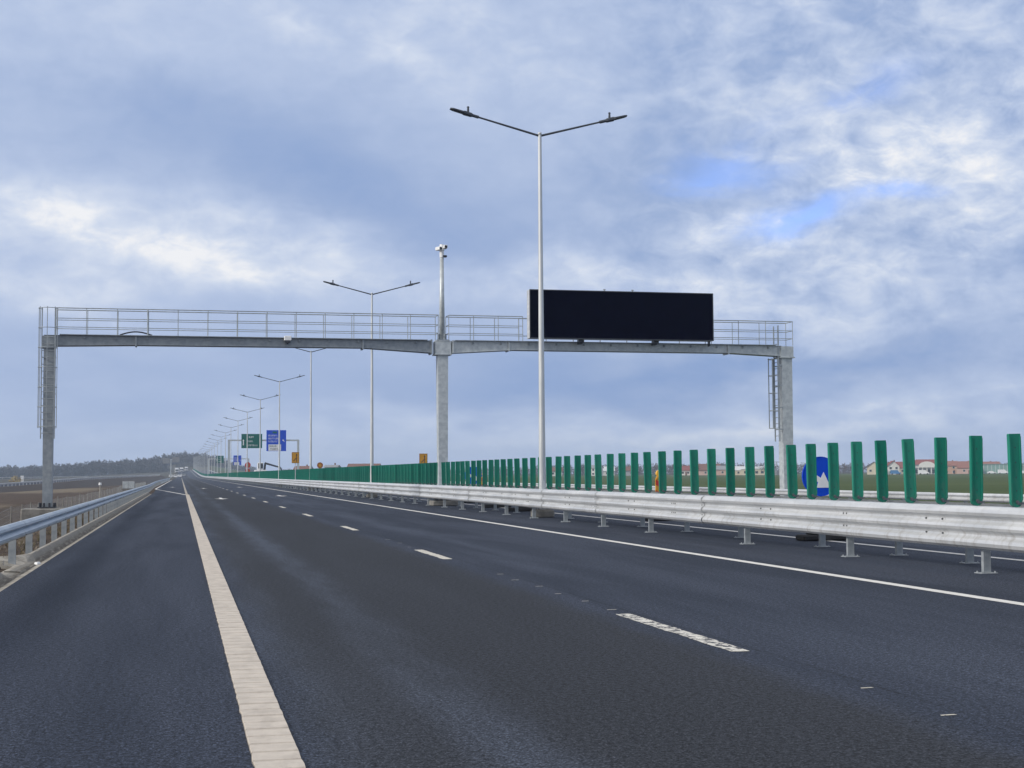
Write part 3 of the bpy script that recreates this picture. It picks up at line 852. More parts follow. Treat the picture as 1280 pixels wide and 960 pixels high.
# ---------------------------------------------------------------- signs
def disc(mb, r, y0, y1, n=36, cx=0, cz=0, mi=0):
    mb.prism([(cx+r*math.cos(2*math.pi*i/n), cz+r*math.sin(2*math.pi*i/n)) for i in range(n)], y0, y1, mi)
def foot(mb, w=.8):
    mb.cbox((0,0,.06),(w,.42,.12),.03); mb.cbox((0,.02,.15),(w*.55,.34,.07),.02)
def keep_right(u, v, r, cz, label):
    root = empty('round_sign', (u, v, 0), label, 'road sign', 'round blue arrow signs in the opposite carriageway')
    d = MB(); disc(d, r, -.012, .008); d.build('face', M['blue'], root, loc=(0,0,cz))
    e = MB(); n = 40
    for i in range(n):
        a, b = 2*math.pi*i/n, 2*math.pi*(i+1)/n
        P = [(rr*math.cos(t), yy, rr*math.sin(t)) for yy in (-.018, .012) for rr, t in ((r*.965,a),(r,a),(r,b),(r*.965,b))]
        e.add(P, [(0,1,2,3),(7,6,5,4),(1,5,6,2),(0,3,7,4)])
    e.build('rim', M['white'] if r < .3 else M['blue'], root, loc=(0,0,cz))
    # arrow pointing down and to the right, with barbed head
    a = MB(); k = r/.40
    pts = [(.217,-.227),(.063,.087),(.0,-.03),(-.25,.12),(-.31,.02),(-.06,-.115),(-.087,-.227)]
    a.prism([(x*k, z*k) for x, z in pts], -.0175, -.0125); a.build('arrow', M['white'], root, loc=(0,0,cz))
    p = MB(); p.tube((0,.03,.1),(0,.03,cz+r*.8),.03); p.build('post', M['galv'], root)
    f = MB(); foot(f, .95); f.build('base', M['rubber'], root)
    return root
keep_right(12.41, (28.7-12.3*math.sin(TH))/math.cos(TH), .395, 1.27, 'round blue sign with white slanting arrow, partly hidden behind the nearest green slats')
keep_right(13.3, 66.0, .42, 1.28, 'small far round blue arrow sign seen between slats right of the gantry middle column')
def beacon(u, v, label):
    root = empty('warning_beacon', (u, v, 0), label, 'warning beacon', 'striped warning boards with amber lamps')
    b = MB(); b.cbox((0,0,.74),(.24,.05,.92),.012); b.build('board', M['yellow'], root)
    s = MB(); w = .118
    for k in range(3):
        z = .42+k*.30; s.prism([(-w, z), (w, z-.14), (w, z+.01), (-w, z+.15)], -.030, -.0265)
    s.build('stripes', M['red'], root)
    l = MB(); disc(l, .095, -.05, .05, 20, 0, 1.34); l.build('lamp', M['amber'], root)
    l = MB(); l.cbox((0,0,1.22),(.17,.11,.07),.01); l.build('battery_case', M['yellow'], root)
    p = MB(); p.tube((0,.03,.1),(0,.03,.5),.03); p.build('post', M['galv'], root)
    f = MB(); foot(f, .8); f.build('base', M['rubber'], root)
beacon(13.25, (41-13.25*math.sin(TH))/math.cos(TH), 'red and yellow striped board with amber lamp, seen between slats near the lamp')
beacon(13.7, 65.5, 'small far yellow warning board beside the far round blue sign')

def letters(mb, x0, x1, zc, h, y, n=None):
    x = x0; w = h*.62
    while x < x1-w*.5:
        k = random.choice((0,1,2))
        mb.box((x+w*.12, y, zc), (w*.22,.01,h)); 
        if k != 1: mb.box((x+w*.45, y, zc+h*.4), (w*.5,.0102,h*.2))
        if k != 0: mb.box((x+w*.45, y, zc-h*.4), (w*.5,.0102,h*.2))
        if k == 2: mb.box((x+w*.62, y, zc), (w*.2,.0098,h*.6))
        x += w*1.05
def big_sign_gantry(v, gl, gr, gz0, gz1, bl_, br_, bz0, bz1, beamz, name_far):
    root = empty('direction_sign_gantry', (10.95, v, 0), ('distant' if name_far else 'grey')+' portal frame carrying '+('small hazy green and blue signs far down the opposite carriageway' if name_far else 'the large green and blue signs over the opposite carriageway'), 'gantry', 'direction sign portals')
    for du in (0, 16.1):
        c = MB(); c.box((du, 0, beamz/2), (.5,.45,beamz)); c.build('column', M['galv'], root)
    b = MB(); b.box((8.05, 0, beamz-.1), (16.6,.38,.36)); b.build('beam', M['galv'], root)
    for a, b_, z0, z1, mt, lab, nm in ((gl, gr, gz0, gz1, 'sgreen', ' green motorway direction sign with white lettering and an arrow', 'green_sign'), (bl_, br_, bz0, bz1, 'blue', ' blue direction sign with white lettering and a white panel', 'blue_sign')):
        s = empty('direction_sign', ((a+b_)/2, v-.35, (z0+z1)/2), ('small hazy' if name_far else 'large')+lab, 'road sign', 'direction signs on the portals')
        w, h = b_-a, z1-z0
        p = MB(); p.cbox((0,0,0),(w,.08,h),.02); p.build('panel', M[mt], s)
        t = MB(); y = -.046
        if mt == 'sgreen':
            letters(t, -w*.14, w*.0, h*.28, h*.12, y); letters(t, w*.02, w*.14, h*.28, h*.11, y)
            letters(t, -w*.2, w*.08, -h*.02, h*.10, y); letters(t, -w*.2, w*.3, -h*.30, h*.11, y)
            ar = MB(); ar.prism([(-w*.43,-h*.3),(-w*.38,-h*.3),(-w*.38,h*.02),(-w*.355,h*.02),(-w*.405,h*.12),(-w*.455,h*.02),(-w*.43,h*.02)], -.052, -.042); ar.build('arrow', M['white'], s)
        else:
            g = MB(); g.box((-w*.08, y, h*.39), (w*.22,.012,h*.09)); g.build('route_badge', M['sgreen'], s)
            for k in (.24, .10, -.04): letters(t, -w*.40, w*(.06 if k != .1 else .1), h*k, h*.075, y)
            wp = MB(); wp.box((-w*.08, y, -h*.33), (w*.64,.012,h*.30)); wo = wp.build('white_panel', M['white'], s)
            tt = MB(); letters(tt, -w*.34, w*.02, -h*.26, h*.075, y-.009); letters(tt, -w*.30, w*.1, -h*.40, h*.075, y-.009); tt.build('lettering', M['dark'], wo)
            ar = MB(); cx, cz = w*.36, -h*.02
            ar.prism([(cx-w*.05,cz+h*.07),(cx+w*.035,cz+h*.06),(cx+w*.015,cz+h*.04),(cx+w*.06,cz-h*.03),(cx+w*.04,cz-h*.045),(cx-w*.01,cz+h*.02),(cx-w*.04,cz-h*.0)], -.052, -.042); ar.build('arrow', M['white'], s)
        t.build('lettering', M['white'], s)
        bk = MB()
        for k in (-.3,.3): bk.box((w*k,.09,0),(.08,.10,h*.9))
        bk.build('bracket', M['galv_dark'], s)
big_sign_gantry(344, 13.8, 18.6, 7.6, 10.95, 19.6, 24.2, 6.9, 11.85, 9.55, False)
big_sign_gantry(600, 14.0, 17.0, 6.3, 9.2, 20.9, 24.1, 5.3, 9.3, 8.0, True)

def plate_sign(name, u, v, w, h, z0, label, cat='road sign', arrow=True):
    root = empty(name, (u, v, zr(v)), label, cat)
    p = MB(); p.cbox((0,0,z0+h/2),(w,.03,h),.012); p.build('panel', M['yellow'], root)
    fr = MB(); t = w*.04
    for c, d in (((0,-.018,z0+h-t),(w*.94,.006,t)), ((0,-.018,z0+t),(w*.94,.006,t)), ((-w*.46,-.018,z0+h/2),(t,.006,h*.9)), ((w*.46,-.018,z0+h/2),(t,.006,h*.9))): fr.box(c, d)
    fr.build('border', M['dark'], root)
    a = MB(); x = w*.14
    a.prism([(x-w*.035,z0+h*.12),(x+w*.035,z0+h*.12),(x+w*.035,z0+h*.68),(x+w*.1,z0+h*.68),(x,z0+h*.88),(x-w*.1,z0+h*.68),(x-w*.035,z0+h*.68)], -.022, -.016)
    a.prism([(x-w*.035,z0+h*.50),(x-w*.035,z0+h*.42),(x-w*.40,z0+h*.14),(x-w*.40,z0+h*.24)], -.0215, -.016)
    a.build('arrow', M['dark'], root)
    q = MB(); q.tube((0,.04,.0),(0,.04,z0+h*.9),.035); q.build('post', M['galv'], root)
plate_sign('yellow_sign', 10.75, 140, .72, 1.06, 2.46, 'tall yellow lane closure sign with black arrow on a thin post in the median')
plate_sign('yellow_sign', 26.2, 158, .92, 1.2, 2.4, 'yellow square sign peeking above the green slats just left of the gantry middle column')
def round_pair():
    root = empty('round_sign', (12.6, 283, 0), 'two red round signs one above the other on one post, far along the median', 'road sign')
    for z, r in ((3.25,.55),(2.15,.45)):
        d = MB(); disc(d, r, -.012, .012, 28, 0, z); o = d.build('face', M['red'], root)
        e = MB(); disc(e, r*.55, -.017, -.0125, 28, 0, z); e.build('centre', M['brown'], o)
    p = MB(); p.tube((0,.04,0),(0,.04,3.6),.045); p.build('post', M['galv'], root)
round_pair()
def one_round():
    root = empty('round_sign', (12.5, 133.5, 0), 'faded orange round sign just above the green slats behind the third lamp', 'road sign')
    d = MB(); disc(d, .28, -.012, .012, 28, 0, 2.2); o = d.build('face', M['brown'], root)
    e = MB(); disc(e, .13, -.017, -.0125, 24, 0, 2.2); e.build('centre', M['yellow'], o)
    p = MB(); p.tube((0,.04,0),(0,.04,2.4),.035); p.build('post', M['galv'], root)
    f = MB(); foot(f); f.build('base', M['rubber'], root)
one_round()
def butterfly():
    v = 700; root = empty('butterfly_gantry', (-4.6, v, zr(v)), 'far grey column holding two pale sign panels left of the trucks', 'gantry')
    c = MB(); c.box((0,0,4.4),(.5,.5,8.8)); c.build('column', M['galv'], root)
    c = MB(); c.box((.1,0,8.7),(7.6,.3,.3)); c.build('beam', M['galv'], root)
    for x in (-2.1, 2.2):
        p = MB(); p.cbox((x,-.25,8.0 if x < 0 else 8.5),(3.4,.15,2.5),.03); p.build('panel', M['sheet_grey'], root)
butterfly()

rv_ = random.Random(9); mb = MB()
for _ in range(1500):
    v = 8+70*rv_.random()**1.6; u = -2.62-3.2*rv_.random()**1.3; r = rv_.uniform(.015,.055)*(1.8 if rv_.random() < .1 else 1); z = gz(u, v)
    P = [(u+r*rv_.uniform(.6,1.3)*math.cos(k*1.57+.4), v+r*rv_.uniform(.6,1.3)*math.sin(k*1.57+.4), z-.01) for k in range(4)]
    P += [(u+.5*(p[0]-u), v+.5*(p[1]-v), z+r*rv_.uniform(.4,1)) for p in P]
    mb.add(P, [(0,1,5,4),(1,2,6,5),(2,3,7,6),(3,0,4,7),(4,5,6,7)])
tag(mb.build('gravel', simple('loose_clods', (.045,.035,.028), (.19,.16,.13), 2.2, .95, world=True, detail=2)), 'loose stones and clods on the soil behind the left guardrail', None, None, 'stuff')
mb = MB()
for _ in range(520):
    v = 10+90*rv_.random()**1.4; u = -2.7-5*rv_.random()**1.5; z = gz(u, v)-.01
    for k in range(9):
        a = rv_.uniform(0,6.28); h = rv_.uniform(.08,.24); x, y = u+rv_.uniform(-.06,.06), v+rv_.uniform(-.06,.06)
        mb.add([(x-.006,y,z),(x+.006,y+.003,z),(x+math.cos(a)*h*.6,y+math.sin(a)*h*.6,z+h)], [(0,1,2)])
tag(mb.build('dry_grass', simple('dry_grass_blades', (.10,.085,.045), (.26,.21,.12), 1.5, .95, world=True)), 'sparse dry grass tufts on the verge behind the left guardrail', None, None, 'stuff')

# ---------------------------------------------------------------- left side: fence, cabinet, markers
def fence():
    root = empty('field_fence', (-7.6, 50, gz(-7.6, 50)), 'low wire mesh fence on thin pale posts below the left embankment', 'fence')
    v = 22.0; i = 0; tops = []
    random.seed(5)
    while v < 330:
        u = -7.6-.004*(v-50) + 1.2*ss(v, 105, 200); z = gz(u, v)
        h = 1.38+random.uniform(-.06,.06); lean = random.uniform(-.03,.03)
        mb = MB(); mb.tube((0,0,-.2),(lean,lean*.5,h),.036,.034,6)
        o = mb.build('post', M['conc_dark'], root); o.location = (u+7.6, v-50, z-root.location.z)
        tops.append((u+7.6, v-50, z-root.location.z, h)); v += 4.4 if v > 75 else 5.4
    w = MB()
    for a, b in zip(tops, tops[1:]):
        for k in range(5): w.tube((a[0],a[1],a[2]+a[3]*(.1+.21*k)),(b[0],b[1],b[2]+b[3]*(.1+.21*k)),.003,n=3,caps=False)
        for k in range(1, 12):
            t = k/12; p = [a[j]*(1-t)+b[j]*t for j in range(3)]
            w.tube((p[0],p[1],p[2]+.1),(p[0],p[1],p[2]+1.3),.003,n=3,caps=False)
    w.build('wire_mesh', M['ladder'], root)
fence()
def cabinet():
    root = empty('control_cabinet', (-5.1, 150, 0), 'grey roadside control cabinet behind the far end of the left guardrail', 'cabinet')
    root.location.z = .02
    b = MB(); b.cbox((0,0,.4),(1.2,.5,.8),.02); b.build('housing', M['sheet_grey'], root)
    b = MB(); b.cbox((-.29,-.262,.4),(.55,.02,.7),.005); b.build('door', M['galv'], root)
    b = MB(); b.cbox((.29,-.262,.4),(.55,.02,.7),.005); b.build('door', M['galv'], root)
    b = MB(); b.box((0,0,-.6),(1.3,.6,1.2)); b.build('plinth', M['conc_dark'], root)
cabinet()
def marker():
    v = 72; u = u_at(125.5, v)
    root = empty('marker_post', (u, v, gz(u, v)), 'slim pale post with a white round top behind the left guardrail', 'marker post')
    p = MB(); z = 1.37-.43-gz(u, v); p.tube((0,0,0),(0,0,z),.025,n=8); p.build('post', M['concrete'], root)
    p = MB(); p.tube((0,0,z-.02),(0,0,z+.10),.075,.06,10); p.build('cap', M['white'], root)
marker()

# ---------------------------------------------------------------- ramp on the left
RAMP = [(-70,140,-.9),(-43,200,-.78),(-32.5,262,-.62),(-28,330,-.2),(-24.5,400,.3),(-18,500,.65),(-12.5,600,.95),(-9.5,700,1.2)]
def ramp():
    mb = MB(); P = []; n = len(RAMP)
    for i, (u, v, z) in enumerate(RAMP):
        a = Vector(RAMP[max(i-1,0)][:2]); b = Vector(RAMP[min(i+1,n-1)][:2]); t = (b-a).normalized(); nl = Vector((-t.y, t.x))
        g = min(gz(u, v), z)-.5
        P += [(u-nl.x*(1.2+1.6*(z-g)), v-nl.y*(1.2+1.6*(z-g)), g), (u-nl.x*1.0, v-nl.y*1.0, z-.02), (u+nl.x*9, v+nl.y*9, z-.02), (u+nl.x*(9.5+1.6*(z-g)), v+nl.y*(9.5+1.6*(z-g)), g)]
    fs = []
    for i in range(n-1):
        for k in range(3): fs.append((i*4+k, i*4+k+1, i*4+5+k, i*4+4+k))
    mb.add(P, fs)
    tag(mb.build('ramp_embankment', simple('dark_soil', (.05,.04,.034), (.09,.07,.058), .6, .95, world=True)), 'dark soil bank carrying the slip road on the left', None, None, 'structure')
    mb = MB(); P = []
    for i, (u, v, z) in enumerate(RAMP):
        a = Vector(RAMP[max(i-1,0)][:2]); b = Vector(RAMP[min(i+1,n-1)][:2]); t = (b-a).normalized(); nl = Vector((-t.y, t.x))
        P += [(u+nl.x*.3, v+nl.y*.3, z+.01), (u+nl.x*8.4, v+nl.y*8.4, z+.01)]
    mb.add(P, [(2*i, 2*i+1, 2*i+3, 2*i+2) for i in range(n-1)])
    tag(mb.build('slip_road', M['asphalt']), 'slip road climbing beside the motorway on the left', None, None, 'structure')
    w_rail('slip_road_guardrail', RAMP, -1, 'long pale guardrail edging the slip road across the left field', 'guardrail', 4, 1, lambda q: q[2], nseg=0, npost=0, mat='galv_new')
    w_rail('far_guardrail', [(-150,640,.1),(-90,650,.15),(-40,668,.5)], -1, 'short far pale guardrail in front of the forest at far left', 'guardrail', 4, 1, lambda q: q[2], nseg=0, npost=0, mat='galv_new')
ramp()

# ---------------------------------------------------------------- trees
def crown_into(mb, c, rx, rz, n, rnd, sz):
    for _ in range(n):
        while True:
            a, b, e = rnd.uniform(-1,1), rnd.uniform(-1,1), rnd.uniform(-1,1)
            if a*a+b*b+e*e < 1: break
        k = 1 if e < .2 else 1-.25*e
        p = Vector((c[0]+a*rx*k, c[1]+b*rx*k, c[2]+e*rz))
        d1 = Vector((rnd.uniform(-1,1), rnd.uniform(-1,1), rnd.uniform(-.5,1.2))).normalized()*sz*rnd.uniform(.6,1.4)
        d2 = Vector((rnd.uniform(-1,1), rnd.uniform(-1,1), rnd.uniform(-1,1))).normalized()*sz*rnd.uniform(.25,.5)
        mb.add([p-d2, p+d2, p+d1], [(0,1,2)])
def forest(name, spots, label, mat, seed, n=70):
    rnd = random.Random(seed); mb = MB(); tk = 0
    for u, v, z, h, r in spots:
        mb.tube((u,v,z-.5),(u,v,z+h*.75),.16+h*.008,.06,4,caps=False)
        for _ in range(4):
            a = rnd.uniform(0,6.28); k = rnd.uniform(.35,.6)
            mb.tube((u,v,z+h*k),(u+math.cos(a)*r*.8,v+math.sin(a)*r*.8,z+h*min(.95,k+.3)),.08,.03,3,caps=False)
        crown_into(mb, (u,v,z+h*.60), r, h*.42, n, rnd, h*.12)
        crown_into(mb, (u+1.5,v+1,z+h*.18), r*1.1, h*.24, n//2, rnd, h*.11)
    return tag(mb.build(name, M[mat]), label, None, None, 'stuff')
rnd = random.Random(3)
S = []
for row, v0 in enumerate((1330, 1345, 1362, 1380)):
    u = -420.0
    while u < -14:
        vv = v0+rnd.uniform(-6,6)
        hh = 10.9+2.3*noise.noise(Vector((u*.02, row*.3, 0)))+rnd.uniform(-1.2,1.4)+1.2*ss(u,-160,-20)
        S.append((u, vv, gz(u, vv), hh, rnd.uniform(2.4,3.6))); u += rnd.uniform(3.6,6.0)
forest('far_woodland', S, 'hazy leafless woodland along the horizon at left', 'twig', 11, 150)
S = []
for v0 in (1470, 1500, 1530, 1560):
    u = -40.0
    while u < 75:
        vv = v0+rnd.uniform(-8,8); S.append((u, vv, gz(u, vv), rnd.uniform(9.5,12.5)*(1-.45*ss(u,25,65)), rnd.uniform(2.4,3.6))); u += rnd.uniform(3.2,5.2)
forest('hill_woodland', S, 'hazy wooded hill closing the motorway in the distance', 'twig', 12, 150)
S = []
for v0 in (985, 1005, 1030, 1055):
    u = 70.0
    while u < 780:
        vv = v0+rnd.uniform(-8,8)
        hh = (7.2+1.8*noise.noise(Vector((u*.012, 5, v0*.02)))+rnd.uniform(-1.2,1.5))*(.55+.45*ss(u,150,300))
        S.append((u, vv, gz(u, vv), hh, rnd.uniform(2.2,3.4))); u += rnd.uniform(4,7.5)
forest('village_woodland', S, 'hazy brown belt of leafless trees behind the village houses', 'twig2', 13, 110)
def tree(px, v, h, r, label, mat='twig', n=260):
    u = u_at(px, v); root = empty('bare_tree', (u, v, gz(u,v)-.1), label, 'tree', 'bare trees around the village')
    rn = random.Random(int(px)); t = MB(); t.tube((0,0,0),(0,0,h*.45),.22,.15,7); t.tube((0,0,h*.45),(.1,0,h*.8),.15,.05,6)
    for _ in range(9):
        a = rn.uniform(0,6.28); k = rn.uniform(.3,.6); t.tube((0,0,h*k),(math.cos(a)*r*.75,math.sin(a)*r*.75,h*min(.93,k+.28)),.09,.03,5)
    t.build('trunk', M['bark'], root)
    c = MB(); crown_into(c, (0,0,h*.62), r, h*.38, n, rn, h*.075); c.build('crown', M[mat], root)
for a in ((1105, 700, 7.6, 3.8, 'dark round bare tree left of the red roofed house'), (1063, 730, 6.2, 3.0, 'bare tree just right of the round blue arrow sign'),
          (955, 720, 6.8, 3.6, 'broad bare tree between the white roofed hall and the steel frame'), (868, 760, 6.8, 3.0, 'bare tree standing left of the pink house'),
          (727, 800, 7.5, 2.6, 'tall bare tree seen between slats right of the nearest lamp'), (1215, 720, 5.4, 2.6, 'small bare tree beside the orange roofed row'), (1273, 700, 5.2, 2.6, 'bare tree at the right edge of the picture')):
    tree(*a)
def bush():
    v = 420; u = u_at(20, v); b = MB(); crown_into(b, (0,0,1.3), 1.9, 1.4, 320, random.Random(2), .45)
    tag(b.build('dry_bush', M['bush'], loc=(u, v, gz(u,v)+.2)), 'pale straw-coloured bush in front of the far left woodland', 'bush')
    v = 425; u = u_at(28, v); root = empty('white_board', (u, v, gz(u,v)), 'small white upright board next to the straw-coloured bush', 'board')
    p = MB(); p.cbox((0,0,2.0),(.9,.06,1.9),.01); p.build('panel', M['white'], root)
    p = MB(); p.tube((-.3,.05,0),(-.3,.05,2.6),.04); p.tube((.3,.05,0),(.3,.05,2.6),.04); p.build('post', M['galv'], root)
bush()

# ---------------------------------------------------------------- village
def house(px, v, w, d, h, rh, wall, roof, label, gable=False, win=3, storeys=1, chimney=True, name='house', cat='house'):
    u = u_at(px, v); root = empty(name, (u, v, gz(u, v)-.05), label, cat, 'houses beyond the green field', rz=random.uniform(-.15,.15)-.35)
    b = MB(); b.box((0,0,h/2),(w,d,h))
    if gable: b.prism([(-w/2,h),(w/2,h),(0,h+rh)], -d/2, d/2)
    else: b.add([(-w/2,-d/2,h),(-w/2,d/2,h),(-w/2,0,h+rh),(w/2,-d/2,h),(w/2,d/2,h),(w/2,0,h+rh)], [(0,1,2),(3,5,4)])
    b.build('wall', M[wall], root)
    r = MB(); o = .45; t = .18
    if gable:
        for s in (-1,1):
            P = [(s*(w/2+o), y, h-o*rh/(w/2)+dz) for dz in (.02,t) for y in (-d/2-o, d/2+o)]+[(0, y, h+rh+dz) for dz in (.02,t) for y in (-d/2-o, d/2+o)]
            r.add(P, [(0,1,5,4),(2,6,7,3),(0,4,6,2),(1,3,7,5),(0,2,3,1)])
    else:
        for s in (-1,1):
            P = [(x, s*(d/2+o), h-o*rh/(d/2)+dz) for dz in (.02,t) for x in (-w/2-o, w/2+o)]+[(x, 0, h+rh+dz) for dz in (.02,t) for x in (-w/2-o, w/2+o)]
            r.add(P, [(0,1,5,4),(2,6,7,3),(0,4,6,2),(1,3,7,5),(0,2,3,1)])
    ro = r.build('roof', M[roof], root)
    if chimney:
        c = MB(); c.box((w*.2, d*.12, h+rh*.75+.5),(.6,.6,1.5)); c.build('chimney', M['tile_brown'], ro)
    for s in range(storeys):
        for i in range(win):
            x = -w/2+w*(i+.5)/win; z = h*(s+.52)/storeys
            f = MB(); f.box((x, -d/2-.03, z),(1.35,.08,1.35)); fo = f.build('window', M['plaster_white'], root)
            g = MB(); g.box((x, -d/2-.06, z),(1.1,.06,1.1)); g.build('pane', M['glass'], fo)
    dm = MB(); dm.box((w*.04+w/(2*win)*1.0, -d/2-.03, 1.05),(1.0,.08,2.1)); dm.build('door', M['tile_brown'], root)
    return root
hs = [
 (694, 820, 7, 7, 3.0, 2.0, 'plaster_white', 'tile_brown', 'small white house seen right beside the nearest lamp pole'),
 (742, 810, 9, 8, 4.6, 1.6, 'plaster_white', 'sheet_grey', 'pale tall house between slats left of the message board centre'),
 (757, 830, 9, 8, 3.0, 2.4, 'plaster_white', 'sheet_white', 'low house with a pale sloping roof beside the pale tall house'),
 (783, 800, 8, 8, 3.0, 2.2, 'plaster_grey', 'tile_brown', 'grey house with brown roof left of the striped warning board'),
 (852, 790, 9, 8, 3.0, 2.4, 'plaster_white', 'tile_red', 'white house with dull red roof right of the striped warning board'),
 (881, 780, 16, 9, 3.0, 3.4, 'plaster_pink', 'tile_brown', 'long reddish house below the woodland, left of the pink house'),
 (901, 760, 13, 9, 3.2, 2.0, 'plaster_pink', 'sheet_grey', 'wide pink house at the field edge below the message board right end'),
 (921, 750, 12, 9, 2.8, 2.0, 'plaster_cream', 'sheet_white', 'cream low house next to the white roofed hall'),
 (1091, 690, 7, 7, 4.0, 2.6, 'plaster_cream', 'tile_brown', 'cream gabled house left of the dark round tree', True),
 (1114, 690, 6, 8, 4.4, 2.6, 'plaster_white', 'tile_red', 'narrow white gable end beside the red roofed house', True),
 (1125, 705, 13, 9, 3.6, 3.0, 'plaster_cream', 'tile_red', 'long house with dark red roof and the blue car in front'),
 (1186, 700, 7, 7, 4.6, 2.2, 'plaster_orange', 'tile_orange', 'orange-pink house right of the hall with the white arch'),
 (1203, 720, 13, 9, 3.4, 3.4, 'plaster_pink', 'tile_orange', 'long house with orange roof behind the small bare tree'),
 (1231, 730, 14, 9, 3.6, 3.0, 'plaster_grey', 'tile_orange', 'grey house with orange roof left of the green glass hall'),
 (415, 640, 5.6, 6, 5.0, .8, 'plaster_grey', 'sheet_grey', 'far grey block just showing above the slats right of the third lamp'),
 (455, 650, 14, 8, 4.2, 2.2, 'plaster_grey', 'tile_brown', 'far low house with brown roof above the slats left of the second lamp'),
 (379, 640, 7, 7, 3.4, 2.0, 'plaster_pink', 'tile_brown', 'far house with a brown-red roof above the slats beside the yellow lane sign'),
]
for k, a in enumerate(hs):
    random.seed(k+20); house(*a[:9], gable=(len(a) > 9), win=3 if a[2] > 8 else 2, storeys=2 if a[4] > 4.2 else 1)
def hall():
    v = 690; u = u_at(1156, v); root = empty('village_hall', (u, v, gz(u,v)-.05), 'large hall with red roof and white arched front', 'hall', 'houses beyond the green field', rz=-.42)
    b = MB(); b.box((0,0,2.6),(14,10,5.2)); b.build('wall', M['plaster_grey'], root)
    r = MB(); r.prism([(-5.6,5.22),(-5.6,5.22)]+[(-5.6,5.24)], -.1, .1) if False else None
    P = [(-7.5,-5.5,5.1),(7.5,-5.5,5.1),(7.5,5.5,5.1),(-7.5,5.5,5.1),(-5,-.2,7.8),(5,-.2,7.8),(5,.2,7.8),(-5,.2,7.8)]
    r.add(P, [(0,3,2,1),(4,5,6,7),(0,1,5,4),(1,2,6,5),(2,3,7,6),(3,0,4,7)]) if r else None
    r = MB(); r.add(P, [(0,3,2,1),(4,5,6,7),(0,1,5,4),(1,2,6,5),(2,3,7,6),(3,0,4,7)]); r.build('roof', M['tile_red'], root)
    a = MB(); a.prism([(-4.2,3.6),(4.2,3.6)]+[(4.2*math.cos(math.pi*i/12), 4.2+2.5*math.sin(math.pi*i/12)) for i in range(13)], -5.9, -5.56); a.build('arched_front', M['plaster_white'], root)
    for x in (-6.4,-4.4,-2.2,0,2.2,4.4,6.4):
        c = MB(); c.box((x,-5.65,1.75),(.35,.35,3.5)); c.build('pillar', M['plaster_white'], root)
    for x in (-5.4,-3.3,-1.1,1.1,3.3,5.4):
        w = MB(); w.box((x,-5.05,1.6),(1.3,.1,2.0)); w.build('window', M['glass'], root)
    g = MB(); g.box((0,-5.66,3.75),(14.2,.35,.5)); g.build('lintel', M['plaster_white'], root)
hall()
def white_hall():
    v = 740; u = u_at(940, v); root = empty('shed', (u, v, gz(u,v)-.05), 'low shed with bright white stepped roof left of the broad bare tree', 'shed', 'houses beyond the green field', rz=-.4)
    b = MB(); b.box((0,0,1.6),(13,10,3.2)); b.build('wall', M['plaster_cream'], root)
    for x, z in ((-3.3,3.9),(3.3,4.7)):
        r = MB(); r.add([(x-3.4,-5.4,z-.8),(x+3.4,-5.4,z-.2),(x+3.4,5.4,z+.4),(x-3.4,5.4,z-.2),(x-3.4,-5.4,3.18),(x+3.4,-5.4,3.18),(x+3.4,5.4,3.18),(x-3.4,5.4,3.18)], [(0,1,2,3),(7,6,5,4),(0,4,5,1),(1,5,6,2),(2,6,7,3),(3,7,4,0)]); r.build('roof', M['sheet_white'], root)
    for x in (-4,-1,2,5):
        w = MB(); w.box((x,-5.04,1.6),(1.5,.08,1.3)); w.build('window', M['glass'], root)
white_hall()
def frame():
    v = 700; u = u_at(971, v); root = empty('steel_frame', (u, v, gz(u,v)), 'grey open steel frame building left of the right gantry column', 'building frame', 'houses beyond the green field', rz=-.4)
    for x in (-3.4,-.6,2.2,4.6):
        for y in (-3,3):
            c = MB(); c.box((x,y,3.4),(.28,.28,6.8)); c.build('column', M['sheet_grey'], root)
    for z in (3.2, 6.8):
        c = MB(); c.box((.6,-3,z),(8.6,.3,.3)); c.box((.6,3,z),(8.6,.3,.3)); c.box((-3.4,0,z),(.26,6,.26)); c.box((4.6,0,z),(.26,6,.26)); c.build('beam', M['sheet_grey'], root)
    c = MB(); c.box((.6,0,1.2),(7.6,5.2,2.4)); c.build('lower_wall', M['sheet_grey'], root)
frame()
def glass_hall():
    v = 715; u = u_at(1256, v); root = empty('glasshouse', (u, v, gz(u,v)), 'long pale green glass hall with vertical ribs at far right', 'hall', 'houses beyond the green field', rz=-.42)
    b = MB(); b.box((0,0,2.5),(26,10,5.0)); b.build('wall', M['sheet_green'], root)
    r = MB(); r.prism([(-13.2,5.02),(13.2,5.02),(13.2,5.3),(-13.2,5.3)], -5.4, 5.4); r.build('roof', M['sheet_green'], root)
    for i in range(13):
        c = MB(); c.box((-12.4+i*2.07,-5.06,2.5),(.22,.1,5.0)); c.build('rib', M['sheet_white'], root)
glass_hall()

